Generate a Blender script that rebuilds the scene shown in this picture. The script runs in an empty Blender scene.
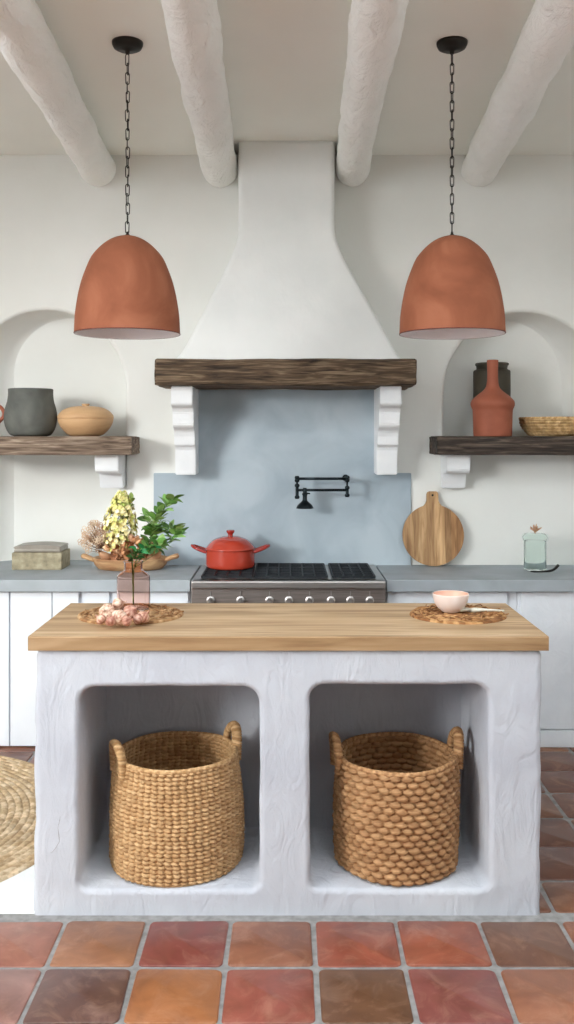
import bpy, bmesh, math, random
import numpy as np
from mathutils import Vector, Matrix, noise
random.seed(7); PI = math.pi
C = bpy.context.scene.collection

# ------------------------------------------------------------------ colours and materials
def lin(c):
    return tuple(((v/255)/12.92 if v/255 <= .04045 else (((v/255)+.055)/1.055)**2.4) for v in c[:3]) + (1.0,)

def mat(name, c1, c2=None, c3=None, scale=(1,1,1), ns=4, detail=5, dist=0.0, rough=.8, metal=0, bumps=(), attr=None,
        lo=.35, hi=.65, trans=0, ior=1.45, spec=.5, rvar=0, coat=0, attr_mix='MULTIPLY'):
    m = bpy.data.materials.new(name); m.use_nodes = True
    nt = m.node_tree; N = nt.nodes; L = nt.links
    b = N['Principled BSDF']
    tc = N.new('ShaderNodeTexCoord'); mp = N.new('ShaderNodeMapping'); mp.inputs['Scale'].default_value = scale
    L.new(tc.outputs['Object'], mp.inputs['Vector'])
    nz = N.new('ShaderNodeTexNoise'); nz.inputs['Scale'].default_value = ns; nz.inputs['Detail'].default_value = detail
    nz.inputs['Distortion'].default_value = dist
    L.new(mp.outputs[0], nz.inputs['Vector'])
    rp = N.new('ShaderNodeValToRGB'); e = rp.color_ramp.elements
    e[0].position = lo; e[0].color = lin(c1); e[1].position = hi; e[1].color = lin(c2 or c1)
    if c3: x = e.new((lo+hi)/2); x.color = lin(c3)
    L.new(nz.outputs['Fac'], rp.inputs['Fac'])
    out = rp.outputs['Color']
    if attr:
        at = N.new('ShaderNodeAttribute'); at.attribute_name = attr
        mx = N.new('ShaderNodeMixRGB'); mx.blend_type = attr_mix; mx.inputs[0].default_value = 1
        L.new(at.outputs['Color'], mx.inputs[1]); L.new(out, mx.inputs[2]); out = mx.outputs[0]
    L.new(out, b.inputs['Base Color'])
    b.inputs['Roughness'].default_value = rough; b.inputs['Metallic'].default_value = metal
    b.inputs['Transmission Weight'].default_value = trans; b.inputs['IOR'].default_value = ior
    b.inputs['Specular IOR Level'].default_value = spec; b.inputs['Coat Weight'].default_value = coat
    if rvar:
        mr = N.new('ShaderNodeMapRange'); mr.inputs[3].default_value = rough-rvar; mr.inputs[4].default_value = rough+rvar
        L.new(nz.outputs['Fac'], mr.inputs[0]); L.new(mr.outputs[0], b.inputs['Roughness'])
    prev = None
    for (bs, st, d, sc, dt) in bumps:      # noise scale, strength, distance, mapping, distortion
        m2 = N.new('ShaderNodeMapping'); m2.inputs['Scale'].default_value = sc; L.new(tc.outputs['Object'], m2.inputs['Vector'])
        n2 = N.new('ShaderNodeTexNoise'); n2.inputs['Scale'].default_value = bs; n2.inputs['Detail'].default_value = 6
        n2.inputs['Distortion'].default_value = dt
        L.new(m2.outputs[0], n2.inputs['Vector'])
        bp = N.new('ShaderNodeBump'); bp.inputs['Strength'].default_value = st; bp.inputs['Distance'].default_value = d
        L.new(n2.outputs['Fac'], bp.inputs['Height'])
        if prev: L.new(prev, bp.inputs['Normal'])
        prev = bp.outputs[0]
    if prev: L.new(prev, b.inputs['Normal'])
    return m

U = (1,1,1)
M = {}
M['wall'] = mat('wall_limewash', (226,227,222), (233,234,230), ns=1.6, rough=.95, bumps=[(2.2,.25,.03,U,.5),(14,.12,.01,U,.3)])
M['ceil'] = mat('ceiling_plaster', (240,241,235), (245,246,240), ns=1.2, rough=.95, bumps=[(2,.2,.02,U,.3)])
M['plaster'] = mat('white_plaster', (226,229,227), (234,236,234), ns=3, rough=.9, bumps=[(4,.25,.02,U,.8),(12,.18,.012,(1,1,.5),1.2),(60,.08,.003,U,0)])
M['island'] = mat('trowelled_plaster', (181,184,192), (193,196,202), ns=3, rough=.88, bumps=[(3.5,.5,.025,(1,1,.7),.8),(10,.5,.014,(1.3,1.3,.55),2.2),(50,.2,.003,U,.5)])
M['beam'] = mat('beam_plaster', (242,242,238), (248,248,245), ns=3, rough=.88, bumps=[(8,.7,.025,(1.3,.6,1.3),2.2),(28,.5,.008,(1.5,.6,1.5),2.0)])
M['corbel'] = mat('corbel_plaster', (232,235,237), (240,242,243), ns=6, rough=.88, bumps=[(20,.3,.008,U,1),(90,.15,.003,U,0)])
M['greyplaster'] = mat('grey_plaster', (158,172,182), (180,193,201), (169,183,192), ns=3.2, dist=.6, rough=.55, bumps=[(6,.12,.01,U,.8)], rvar=.1)
M['concrete'] = mat('concrete', (150,158,162), (166,174,180), ns=5, dist=.4, rough=.6, bumps=[(30,.08,.004,U,0)])
M['cab'] = mat('cabinet_paint', (218,224,231), (226,231,237), ns=4, rough=.6, bumps=[(9,.12,.006,(1,1,.4),.5)])
M['cabrough'] = mat('rough_cabinet_paint', (216,221,227), (226,230,235), ns=6, rough=.75, bumps=[(12,.5,.01,U,1.8),(60,.2,.003,U,.5)])
M['terra'] = mat('terracotta', (128,72,46), (158,97,69), (142,83,56), ns=4, dist=.8, rough=.85, bumps=[(40,.12,.003,U,.2)])
M['clay'] = mat('red_clay', (146,80,56), (162,92,68), ns=9, rough=.65, bumps=[(60,.15,.003,U,0)])
M['rimred'] = mat('dark_rim', (92,38,30), (104,46,36), ns=8, rough=.7)
M['lining'] = mat('white_lining', (236,230,232), (240,236,238), ns=3, rough=.8)
M['iron'] = mat('black_iron', (34,33,31), (46,44,41), ns=20, rough=.5, metal=.6)
M['black'] = mat('blackened_brass', (22,30,34), (36,46,50), ns=20, rough=.35, metal=.7)
M['lintel'] = mat('weathered_lintel', (40,31,25), (150,130,106), (96,78,60), scale=(1.6,12,22), ns=3.2, detail=10, dist=1.0, rough=.85, lo=.3, hi=.72, bumps=[(4,.9,.015,(1,8,14),1.0),(60,.25,.004,U,0)])
M['shelf'] = mat('weathered_shelf', (80,64,52), (172,154,136), (128,110,94), scale=(1.6,12,22), ns=3, detail=10, dist=1.0, rough=.88, lo=.3, hi=.72, bumps=[(4,.9,.012,(1,8,14),1.0),(60,.25,.004,U,0)])
M['shelfdark'] = mat('dark_shelf', (34,29,25), (112,98,86), (66,56,49), scale=(1.6,12,22), ns=3, detail=10, dist=1.0, rough=.85, lo=.3, hi=.72, bumps=[(4,.9,.012,(1,8,14),1.0),(60,.25,.004,U,0)])
M['oak'] = mat('oak', (146,114,82), (204,176,142), (182,152,116), scale=(.7,9,9), ns=2.6, detail=8, dist=.9, rough=.5, lo=.3, hi=.7, attr='tint', bumps=[(6,.12,.003,(.6,12,12),.5)])
M['boardwood'] = mat('acacia_wood', (138,104,70), (200,166,124), (172,136,96), scale=(16,16,1.6), ns=2.4, detail=8, dist=1.0, rough=.5, lo=.32, hi=.68, attr='tint')
M['traywood'] = mat('tray_wood', (168,122,84), (204,166,122), scale=(1,5,8), ns=4, dist=.8, rough=.55)
M['bowlwood'] = mat('tan_wood', (196,156,114), (212,174,130), scale=(1,1,5), ns=5, rough=.55, dist=.5)
M['steel'] = mat('stainless_steel', (166,160,156), (186,181,177), scale=(1,1,30), ns=4, rough=.33, metal=.9)
M['steeldark'] = mat('brushed_panel', (140,130,124), (160,150,144), scale=(1,1,30), ns=4, rough=.4, metal=.85)
M['cast'] = mat('cast_iron', (24,28,32), (36,40,45), ns=30, rough=.55, metal=.2)
M['enamel'] = mat('red_enamel', (172,58,40), (182,66,48), ns=3, rough=.22, coat=.5)
M['enameldark'] = mat('dark_red_enamel', (150,42,34), (160,48,38), ns=3, rough=.25, coat=.5)
M['greypot'] = mat('grey_stoneware', (82,84,80), (108,110,104), ns=6, rough=.75, dist=.5, bumps=[(40,.12,.003,(1,1,3),0)])
M['darkpot'] = mat('dark_glaze', (52,48,38), (74,68,54), ns=7, rough=.6, dist=.5)
M['stone'] = mat('rough_stone', (130,122,100), (178,168,142), (156,146,120), ns=30, detail=8, rough=.8, lo=.3, hi=.7, bumps=[(50,.5,.006,(1,1,2),.3)])
M['pewter'] = mat('dull_pewter', (138,132,122), (160,153,142), ns=8, rough=.4, metal=.5)
M['sea'] = mat('seagrass', (255,255,255), (215,205,190), scale=(1,1,6), ns=22, rough=.75, attr='tint', bumps=[(90,.3,.002,(1,1,5),0)])
M['jute'] = mat('jute', (255,255,255), (205,195,180), ns=40, rough=.9, attr='tint', bumps=[(120,.35,.002,U,0)])
M['tile'] = mat('floor_tile', (176,166,164), (226,224,224), (206,200,198), ns=5, detail=7, dist=1.6, rough=.34, rvar=.12, lo=.25, hi=.7, attr='tint', bumps=[(3,.25,.012,U,.4),(45,.06,.002,U,0)])
M['grout'] = mat('grout', (126,124,122), (150,148,146), ns=30, rough=.95, bumps=[(80,.3,.003,U,0)])
M['pinkglass'] = mat('pink_glass', (246,224,216), (249,230,223), ns=3, rough=.04, trans=1, ior=1.12)
M['greenglass'] = mat('green_glass', (240,247,244), (243,250,247), ns=3, rough=.03, trans=1, ior=1.04)
M['paneglass'] = mat('clear_glass', (255,255,255), ns=3, rough=0, trans=1, ior=1.02)
M['blackglass'] = mat('oven_glass', (18,18,20), (24,24,26), ns=3, rough=.1)
M['ceramic'] = mat('pink_ceramic', (232,212,202), (240,226,218), ns=12, rough=.5)
M['ceramicin'] = mat('bowl_inside', (226,176,152), (232,190,168), ns=12, rough=.5)
M['pale'] = mat('pale_celadon', (214,212,196), (222,220,206), ns=8, rough=.4)
M['garlic'] = mat('shallot_skin', (158,104,84), (232,212,192), (206,168,146), scale=(3,3,.7), ns=36, rough=.5, attr='tint')
M['leaf'] = mat('green_leaf', (255,255,255), (220,235,200), ns=30, rough=.5, attr='tint')
M['stem'] = mat('green_stem', (92,110,58), (120,134,76), ns=20, rough=.7)
M['petal'] = mat('cream_petal', (255,255,255), (240,240,225), ns=30, rough=.7, attr='tint')
M['dry'] = mat('dried_petal', (214,192,164), (176,136,108), ns=18, rough=.85)
M['dryleaf'] = mat('dried_leaf', (176,122,88), (226,196,164), (202,158,122), ns=12, rough=.7, attr='tint')
M['twig'] = mat('brown_twig', (120,88,62), (146,110,80), ns=20, rough=.85)
M['bulb'] = mat('bulb_glass', (235,232,225), ns=2, rough=.3)
M['frame'] = mat('window_paint', (225,224,220), ns=3, rough=.6)

# ------------------------------------------------------------------ object helpers
def mk(name, V, F, m, parent=None, loc=(0,0,0), smooth=True, tint=None, rot=None):
    me = bpy.data.meshes.new(name)
    me.from_pydata([tuple(map(float, v)) for v in V], [], [tuple(int(i) for i in f) for f in F]); me.materials.append(m)
    if tint is not None:
        a = me.color_attributes.new('tint', 'FLOAT_COLOR', 'POINT')
        t = np.ones((len(V),4), dtype=np.float32); t[:,:3] = np.asarray(tint, dtype=np.float32)[:, :3] if np.ndim(tint) == 2 else tint[:3]
        a.data.foreach_set('color', t.ravel())
    me.polygons.foreach_set('use_smooth', [smooth]*len(me.polygons))
    me.validate(); me.update()
    o = bpy.data.objects.new(name, me); C.objects.link(o); o.location = loc
    if rot: o.rotation_euler = rot
    if parent: o.parent = parent
    return o

def frombm(name, bm, m, parent=None, loc=(0,0,0), smooth=False, rot=None):
    me = bpy.data.meshes.new(name); bmesh.ops.recalc_face_normals(bm, faces=bm.faces)
    bm.to_mesh(me); bm.free(); me.materials.append(m)
    me.polygons.foreach_set('use_smooth', [smooth]*len(me.polygons))
    o = bpy.data.objects.new(name, me); C.objects.link(o); o.location = loc
    if rot: o.rotation_euler = rot
    if parent: o.parent = parent
    return o

def tag(o, label=None, cat=None, group=None, kind=None):
    if label: o['label'] = label
    if cat: o['category'] = cat
    if group: o['group'] = group
    if kind: o['kind'] = kind
    return o
def thing(name, label, cat, loc=(0,0,0), rotz=0, group=None):
    o = bpy.data.objects.new(name, None); C.objects.link(o); o.location = loc; o.rotation_euler = (0,0,rotz)
    o.empty_display_size = .05
    return tag(o, label, cat, group)
def struct(o): o['kind'] = 'structure'; return o

class MB:
    def __init__(s): s.V = []; s.F = []; s.T = []
    def add(s, V, F, t=(1,1,1)):
        n = len(s.V); s.V += [tuple(v) for v in V]; s.F += [tuple(i+n for i in f) for f in F]; s.T += [t]*len(V)
        return s
    def build(s, name, m, parent=None, loc=(0,0,0), smooth=True, rot=None):
        return mk(name, s.V, s.F, m, parent, loc, smooth, np.array(s.T), rot)

def lathe(prof, seg=48, sx=1, sy=1, cap0=True, cap1=True):
    V = []; F = []
    n = len(prof)
    for (r, z) in prof:
        for i in range(seg):
            a = 2*PI*i/seg; V.append((r*math.cos(a)*sx, r*math.sin(a)*sy, z))
    for j in range(n-1):
        for i in range(seg):
            k = (i+1) % seg
            F.append((j*seg+i, j*seg+k, (j+1)*seg+k, (j+1)*seg+i))
    if cap0: F.append(tuple(reversed(range(seg))))
    if cap1: F.append(tuple((n-1)*seg+i for i in range(seg)))
    return V, F

def smoothprof(pts, n=5):
    """Catmull-Rom through profile points."""
    P = [pts[0]] + list(pts) + [pts[-1]]; out = []
    for i in range(1, len(P)-2):
        for k in range(n):
            t = k/n
            q = []
            for c in range(len(P[0])):
                a, b, d, e = P[i-1][c], P[i][c], P[i+1][c], P[i+2][c]
                q.append(.5*((2*b)+(-a+d)*t+(2*a-5*b+4*d-e)*t*t+(-a+3*b-3*d+e)*t**3))
            out.append(tuple(q))
    out.append(tuple(pts[-1])); return out

def tube(path, r, seg=8, closed=False, caps=True):
    path = [Vector(p) for p in path]; n = len(path); V = []; F = []
    rr = r if isinstance(r, (list, tuple)) else [r]*n
    up = None
    for i, p in enumerate(path):
        if closed: t = path[(i+1) % n]-path[i-1]
        else: t = path[min(i+1, n-1)]-path[max(i-1, 0)]
        t.normalize()
        if up is None:
            up = t.orthogonal().normalized()
        up = (up-t*up.dot(t)).normalized(); s = t.cross(up)
        for k in range(seg):
            a = 2*PI*k/seg; q = p+(up*math.cos(a)+s*math.sin(a))*rr[i]; V.append(tuple(q))
    for i in range(n if closed else n-1):
        j = (i+1) % n
        for k in range(seg):
            l = (k+1) % seg
            F.append((i*seg+k, i*seg+l, j*seg+l, j*seg+k))
    if not closed and caps:
        F.append(tuple(reversed(range(seg)))); F.append(tuple((n-1)*seg+k for k in range(seg)))
    return V, F

def box(x0, x1, y0, y1, z0, z1):
    V = [(x0,y0,z0),(x1,y0,z0),(x1,y1,z0),(x0,y1,z0),(x0,y0,z1),(x1,y0,z1),(x1,y1,z1),(x0,y1,z1)]
    return V, [(0,3,2,1),(4,5,6,7),(0,1,5,4),(1,2,6,5),(2,3,7,6),(3,0,4,7)]

def bevbox(name, x0, x1, y0, y1, z0, z1, m, parent=None, loc=(0,0,0), b=.004, seg=2, rot=None):
    bm = bmesh.new(); V, F = box(x0,x1,y0,y1,z0,z1)
    vs = [bm.verts.new(v) for v in V]
    for f in F: bm.faces.new([vs[i] for i in f])
    bmesh.ops.bevel(bm, geom=list(bm.edges), offset=b, segments=seg, profile=.6, affect='EDGES')
    return frombm(name, bm, m, parent, loc, smooth=False, rot=rot)

def bevboxdata(x0, x1, y0, y1, z0, z1, b=.003, seg=2):
    bm = bmesh.new(); V, F = box(x0,x1,y0,y1,z0,z1)
    vs = [bm.verts.new(v) for v in V]
    for f in F: bm.faces.new([vs[i] for i in f])
    bmesh.ops.bevel(bm, geom=list(bm.edges), offset=b, segments=seg, profile=.6, affect='EDGES')
    bm.verts.index_update()
    R = [tuple(v.co) for v in bm.verts], [tuple(v.index for v in f.verts) for f in bm.faces]
    bm.free(); return R

def prism(pts, a0, a1, axis='x', b=0.0):
    """polygon pts (u,v) extruded along axis: x: (u,v)=(y,z); y: (u,v)=(x,z); z:(x,y)"""
    bm = bmesh.new()
    def P(u, v, a): return {'x': (a,u,v), 'y': (u,a,v), 'z': (u,v,a)}[axis]
    v0 = [bm.verts.new(P(u,v,a0)) for u, v in pts]; v1 = [bm.verts.new(P(u,v,a1)) for u, v in pts]
    bm.faces.new(v0); bm.faces.new(list(reversed(v1)))
    n = len(pts)
    for i in range(n): bm.faces.new((v0[i], v1[i], v1[(i+1) % n], v0[(i+1) % n]))
    bmesh.ops.recalc_face_normals(bm, faces=bm.faces)
    if b: bmesh.ops.bevel(bm, geom=[e for e in bm.edges if e.calc_face_angle(0) > .5], offset=b, segments=2, affect='EDGES')
    return bm

def fn(p, s=1.0, seed=0): return noise.fractal(Vector((p[0]*s+seed, p[1]*s, p[2]*s)), 1.0, 2.0, 4)

# ------------------------------------------------------------------ geometry constants (metres; camera at origin height 1.583 looking +Y)
HC = 1.583; YW = 5.16; ZC = 3.153; F_PX = 920.0

# ------------------------------------------------------------------ floor: one mesh of tiles, one of grout bed
def srgb(c): return lin(c)[:3]
tile_named = {(-4,0):(196,128,104),(-3,0):(188,128,88),(-2,0):(160,78,66),(-1,0):(176,112,80),(0,0):(180,92,64),(1,0):(184,98,66),(2,0):(142,100,78),(3,0):(164,104,74),
              (-5,-1):(196,134,114),(-4,-1):(196,146,132),(-3,-1):(128,92,82),(-2,-1):(204,128,66),(-1,-1):(182,96,76),(0,-1):(136,94,62),(1,-1):(172,96,86),(2,-1):(190,124,88),(3,-1):(178,108,76)}
pal = [(178,98,68),(160,86,66),(188,116,78),(138,96,76),(170,104,80),(150,90,62)]
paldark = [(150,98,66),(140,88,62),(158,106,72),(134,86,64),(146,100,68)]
mb = MB(); T = .2665; rnd = random.Random(3)
for r in range(-24, 8):
    for c in range(-16, 12):
        x0 = .085+.268*c; y0 = 3.003+T*r; x1 = x0+.268; y1 = y0+T
        if r == 0: y0 = 3.048 if x0 < .9 else y0
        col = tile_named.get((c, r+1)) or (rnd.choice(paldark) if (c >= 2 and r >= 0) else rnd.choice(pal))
        g = .0072; rad = .013
        cx, cy = (x0+x1)/2, (y0+y1)/2; hx, hy = (x1-x0)/2-g, (y1-y0)/2-g
        jit = [(rnd.uniform(-.003,.003), rnd.uniform(-.003,.003)) for _ in range(4)]
        rads = [rad*rnd.uniform(.7,1.8) for _ in range(4)]
        loop = []
        for q, (sx, sy) in enumerate(((1,1),(-1,1),(-1,-1),(1,-1))):
            for k in range(5):
                a = q*PI/2+k*PI/8; R = rads[q]
                loop.append((cx+sx*(hx-R)+math.cos(a)*R+jit[q][0], cy+sy*(hy-R)+math.sin(a)*R+jit[q][1]))
        n = len(loop); V = []; F = []; dz = rnd.uniform(-.0012,.0012)
        for (ins, z) in ((0,-.010),(0,-.004),(.0015,-.0015),(.005,0)):
            for (x, y) in loop:
                d = math.hypot(x-cx, y-cy); V.append((x-(x-cx)/d*ins, y-(y-cy)/d*ins, z+(dz if z > -.01 else 0)))
        for j in range(3):
            for i in range(n): F.append((j*n+i, j*n+(i+1) % n, (j+1)*n+(i+1) % n, (j+1)*n+i))
        F.append(tuple(3*n+i for i in range(n)))
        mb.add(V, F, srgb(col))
mt = M['tile']; nt = mt.node_tree; b = nt.nodes['Principled BSDF']; src = b.inputs['Base Color'].links[0].from_socket
hs = nt.nodes.new('ShaderNodeHueSaturation'); hs.inputs['Saturation'].default_value = .94; hs.inputs['Value'].default_value = .84; nt.links.new(src, hs.inputs['Color'])
tcn = nt.nodes.new('ShaderNodeTexCoord'); n1 = nt.nodes.new('ShaderNodeTexNoise'); n1.inputs['Scale'].default_value = 9; n1.inputs['Detail'].default_value = 9; n1.inputs['Distortion'].default_value = 1.2; n1.inputs['Roughness'].default_value = .65
nt.links.new(tcn.outputs['Object'], n1.inputs['Vector'])
r1 = nt.nodes.new('ShaderNodeValToRGB'); r1.color_ramp.elements[0].position = .50; r1.color_ramp.elements[0].color = (0,0,0,1); r1.color_ramp.elements[1].position = .78; r1.color_ramp.elements[1].color = (.26,.26,.26,1)
nt.links.new(n1.outputs['Fac'], r1.inputs['Fac'])
mx = nt.nodes.new('ShaderNodeMixRGB'); nt.links.new(r1.outputs['Color'], mx.inputs[0]); nt.links.new(hs.outputs['Color'], mx.inputs[1]); mx.inputs[2].default_value = lin((214,172,146))
n2 = nt.nodes.new('ShaderNodeTexNoise'); n2.inputs['Scale'].default_value = 6; n2.inputs['Detail'].default_value = 6; n2.inputs['Distortion'].default_value = 2
mp2 = nt.nodes.new('ShaderNodeMapping'); mp2.inputs['Location'].default_value = (5,3,1); nt.links.new(tcn.outputs['Object'], mp2.inputs['Vector']); nt.links.new(mp2.outputs[0], n2.inputs['Vector'])
r2 = nt.nodes.new('ShaderNodeValToRGB'); r2.color_ramp.elements[0].position = .48; r2.color_ramp.elements[0].color = (0,0,0,1); r2.color_ramp.elements[1].position = .75; r2.color_ramp.elements[1].color = (.38,.38,.38,1)
nt.links.new(n2.outputs['Fac'], r2.inputs['Fac'])
mx2 = nt.nodes.new('ShaderNodeMixRGB'); nt.links.new(r2.outputs['Color'], mx2.inputs[0]); nt.links.new(mx.outputs[0], mx2.inputs[1]); mx2.inputs[2].default_value = lin((104,68,48))
nt.links.new(mx2.outputs[0], b.inputs['Base Color'])
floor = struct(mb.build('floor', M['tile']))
V, F = box(-4.4, 3.1, -3.4, 5.5, -.12, -.0045)
g = mk('floor_grout', V, F, M['grout'], floor, smooth=False); 

# thin white slab on the ground left of the island
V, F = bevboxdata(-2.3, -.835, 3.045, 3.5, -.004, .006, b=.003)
struct(mk('floor_slab_1', V, F, M['plaster'], smooth=False))

# ------------------------------------------------------------------ back wall with two arched niches
def arch(cx, hw, z0, zt, n=28, rb=.0, hz=None):
    """arch outline, counter-clockwise seen from camera, starting bottom right"""
    hz = hz or hw; P = [(cx+hw, z0)]
    zs = zt-hz
    m = 8
    for k in range(1, m): P.append((cx+hw, z0+(zs-z0)*k/m))
    for k in range(n+1):
        a = PI*k/n; P.append((cx+hw*math.cos(a), zs+hz*math.sin(a)))
    for k in range(m-1, 0, -1): P.append((cx-hw, z0+(zs-z0)*k/m))
    P.append((cx-hw, z0)); return P

bm = bmesh.new()
X0, X1, Z0, Z1 = -4.4, 3.1, -.12, ZC+.1
outer = [bm.verts.new((x, YW, z)) for x, z in ((X0,Z0),(X1,Z0),(X1,Z1),(X0,Z1))]
edges = [bm.edges.new((outer[i], outer[(i+1) % 4])) for i in range(4)]
niches = [((-1.35,.445,.80,2.284,.455), (-1.26,.33,.80,2.262,.33)), ((1.325,.445,1.50,2.272,.455), (1.25,.35,1.50,2.25,.36))]
walls_side = []
for A, B in niches:
    pa = arch(A[0], A[1], A[2], A[3], hz=A[4]); pb = arch(B[0], B[1], B[2], B[3], hz=B[4])
    rings = []
    R = .022; n = len(pa); cA = (A[0], (A[2]+A[3])/2)
    D = .20
    for k in range(5):
        a = k*PI/8     # 0 front .. 90deg
        off = R*(1-math.sin(a)); y = YW+R*(1-math.cos(a)); ring = []
        for i, (x, z) in enumerate(pa):
            # outward normal of outline
            p0 = pa[max(i-1,0)]; p1 = pa[min(i+1,n-1)]; tx, tz = p1[0]-p0[0], p1[1]-p0[1]; l = math.hypot(tx,tz) or 1
            nx, nz = tz/l, -tx/l
            ring.append((x+nx*off, y, z+nz*off))
        rings.append(ring)
    for t in (.25,.5,.75,1):
        rings.append([(pa[i][0]*(1-t)+pb[i][0]*t, YW+R+(D-R)*t, pa[i][1]*(1-t)+pb[i][1]*t) for i in range(n)])
    vr = [[bm.verts.new(p) for p in ring] for ring in rings]
    for i in range(n): edges.append(bm.edges.new((vr[0][i], vr[0][(i+1) % n])))
    for j in range(len(vr)-1):
        for i in range(n):
            f = bm.faces.new((vr[j][i], vr[j][(i+1) % n], vr[j+1][(i+1) % n], vr[j+1][i])); f.smooth = True
    bm.faces.new(vr[-1])
bmesh.ops.triangle_fill(bm, use_beauty=True, edges=edges, normal=(0,-1,0))
bmesh.ops.recalc_face_normals(bm, faces=bm.faces)
me = bpy.data.meshes.new('wall_back'); 
for f in bm.faces:
    if abs(f.normal.y) > .999: f.smooth = False
bm.to_mesh(me); bm.free(); me.materials.append(M['wall'])
wb = bpy.data.objects.new('wall_back', me); C.objects.link(wb); struct(wb)

# ceiling, side walls
m_ = MB()      # ceiling with an unseen opening added over the near half, for light from above
for b_ in ((-4.4,3.1,2.6,5.5),(-4.4,3.1,-3.6,.3),(-4.4,-2.6,.3,2.6),(2.3,3.1,.3,2.6)): m_.add(*box(*b_, ZC, ZC+.12))
struct(m_.build('ceiling', M['ceil'], smooth=False))
V, F = box(-4.4, 2.85, -3.6, -3.4, 0, ZC); struct(mk('wall_front', V, F, M['wall'], smooth=False))
V, F = box(2.7, 2.85, -3.4, 5.5, 0, ZC); struct(mk('wall_right', V, F, M['wall'], smooth=False))
WX = -4.2; wy0, wy1, wz0, wz1 = -1.4, 1.8, .5, 3.02
m_ = MB()
for b_ in ((WX-.25,WX,-3.4,wy0,0,ZC),(WX-.25,WX,wy1,5.5,0,ZC),(WX-.25,WX,wy0,wy1,0,wz0),(WX-.25,WX,wy0,wy1,wz1,ZC)):
    m_.add(*box(*b_))
struct(m_.build('wall_left', M['wall'], smooth=False))
w = struct(thing('window_1', None, None, (WX-.12, (wy0+wy1)/2, wz0)))
m_ = MB(); hw = (wy1-wy0)/2; hh = wz1-wz0; t = .05
for b_ in ((-.03,.03,-hw,hw,0,t),(-.03,.03,-hw,hw,hh-t,hh),(-.03,.03,-hw,-hw+t,t,hh-t),(-.03,.03,hw-t,hw,t,hh-t)):
    m_.add(*box(*b_))
m_.build('window_frame', M['frame'], w, smooth=False)

# ------------------------------------------------------------------ ceiling beams
def beam(x_near, x_far, r, label, seed):
    y0, y1 = 1.0, 5.20; V = []; F = []; ny = 170; seg = 40
    zc = 2.968+r
    for j in range(ny+1):
        t = j/ny; y = y0+(y1-y0)*t
        x = x_far+(x_near-x_far)*(y1-y)/2.21
        e = max(0, (y-(y1-.09))/.09); rr = r*math.sqrt(max(0, 1-(e*.9)**3)) if e > 0 else r
        for i in range(seg):
            a = 2*PI*i/seg; p = (x+math.cos(a)*rr, y, zc+math.sin(a)*rr)
            d = .010*fn((p[0], p[1]*.7, p[2]), 3.2, seed)+.006*fn((p[0],p[1]*.5,p[2]), 11, seed+9)
            V.append((x+math.cos(a)*(rr+d), y, zc+math.sin(a)*(rr+d)))
    for j in range(ny):
        for i in range(seg):
            k = (i+1) % seg; F.append((j*seg+i, j*seg+k, (j+1)*seg+k, (j+1)*seg+i))
    F.append(tuple(reversed(range(seg)))); F.append(tuple(ny*seg+i for i in range(seg)))
    o = mk('ceiling_beam', V, F, M['beam'])
    tag(o, label, 'beam', 'white plastered ceiling beams')
beam(-.96, -1.06, .098, 'round white plastered ceiling beam, leftmost of the four', 1)
beam(-.335, -.375, .098, 'round white plastered ceiling beam beside the left edge of the hood chimney', 4)
beam(.31, .365, .093, 'round white plastered ceiling beam beside the right edge of the hood chimney', 8)
beam(.945, 1.075, .098, 'round white plastered ceiling beam, rightmost of the four', 12)

# ------------------------------------------------------------------ hood
hood = thing('range_hood', 'tall white plaster range hood flaring from the ceiling down to a rustic wooden mantel', 'hood', (0, YW, 1.838))
def sect(xl, xr, yf, z, r=.03, yb=.02):
    P = [(xl, yb, z)]
    for k in range(6): P.append((xl, yb+(yf+r-yb)*(k+1)/6, z))
    for k in range(1, 7):
        a = k*PI/12; P.append((xl+r-r*math.cos(a), yf+r-r*math.sin(a), z))
    for k in range(1, 14): P.append((xl+r+(xr-xl-2*r)*k/14, yf, z))
    for k in range(0, 7):
        a = PI/2-k*PI/12; P.append((xr-r+r*math.cos(a), yf+r-r*math.sin(a), z))
    for k in range(6): P.append((xr, yf+r+(yb-yf-r)*(k+1)/6, z))
    return P
lv = []   # z, xl, xr, yf   (relative y = y-YW)
key = [(1.972,-.592,.608,-.41),(1.985,-.572,.590,-.40),(2.03,-.538,.560,-.39),(2.10,-.502,.522,-.375),(2.30,-.406,.418,-.330),(2.50,-.312,.318,-.285),(2.62,-.270,.268,-.262),(2.67,-.262,.259,-.255),(2.74,-.260,.255,-.25),(2.95,-.259,.252,-.25),(3.158,-.259,.252,-.25)]
kk = smoothprof([(a,b,c,d) for a,b,c,d in key], 6)
V = []; F = []
for (z, xl, xr, yf) in kk: V += [(x+.006*fn((x,y,z0),2.0,5)*(1 if y < -.03 else 0), y+(.006*fn((x,1,z0),2.4,2) if y < -.06 else 0), z0) for x, y, z0 in sect(xl, xr, yf, z-1.838)]
n = len(sect(0,1,-1,0))
for j in range(len(kk)-1):
    for i in range(n-1): F.append((j*n+i, j*n+i+1, (j+1)*n+i+1, (j+1)*n+i))
F.append(tuple(range(n))); F.append(tuple((len(kk)-1)*n+i for i in range(n)))
mk('hood_body', V, F, M['plaster'], hood)

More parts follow.
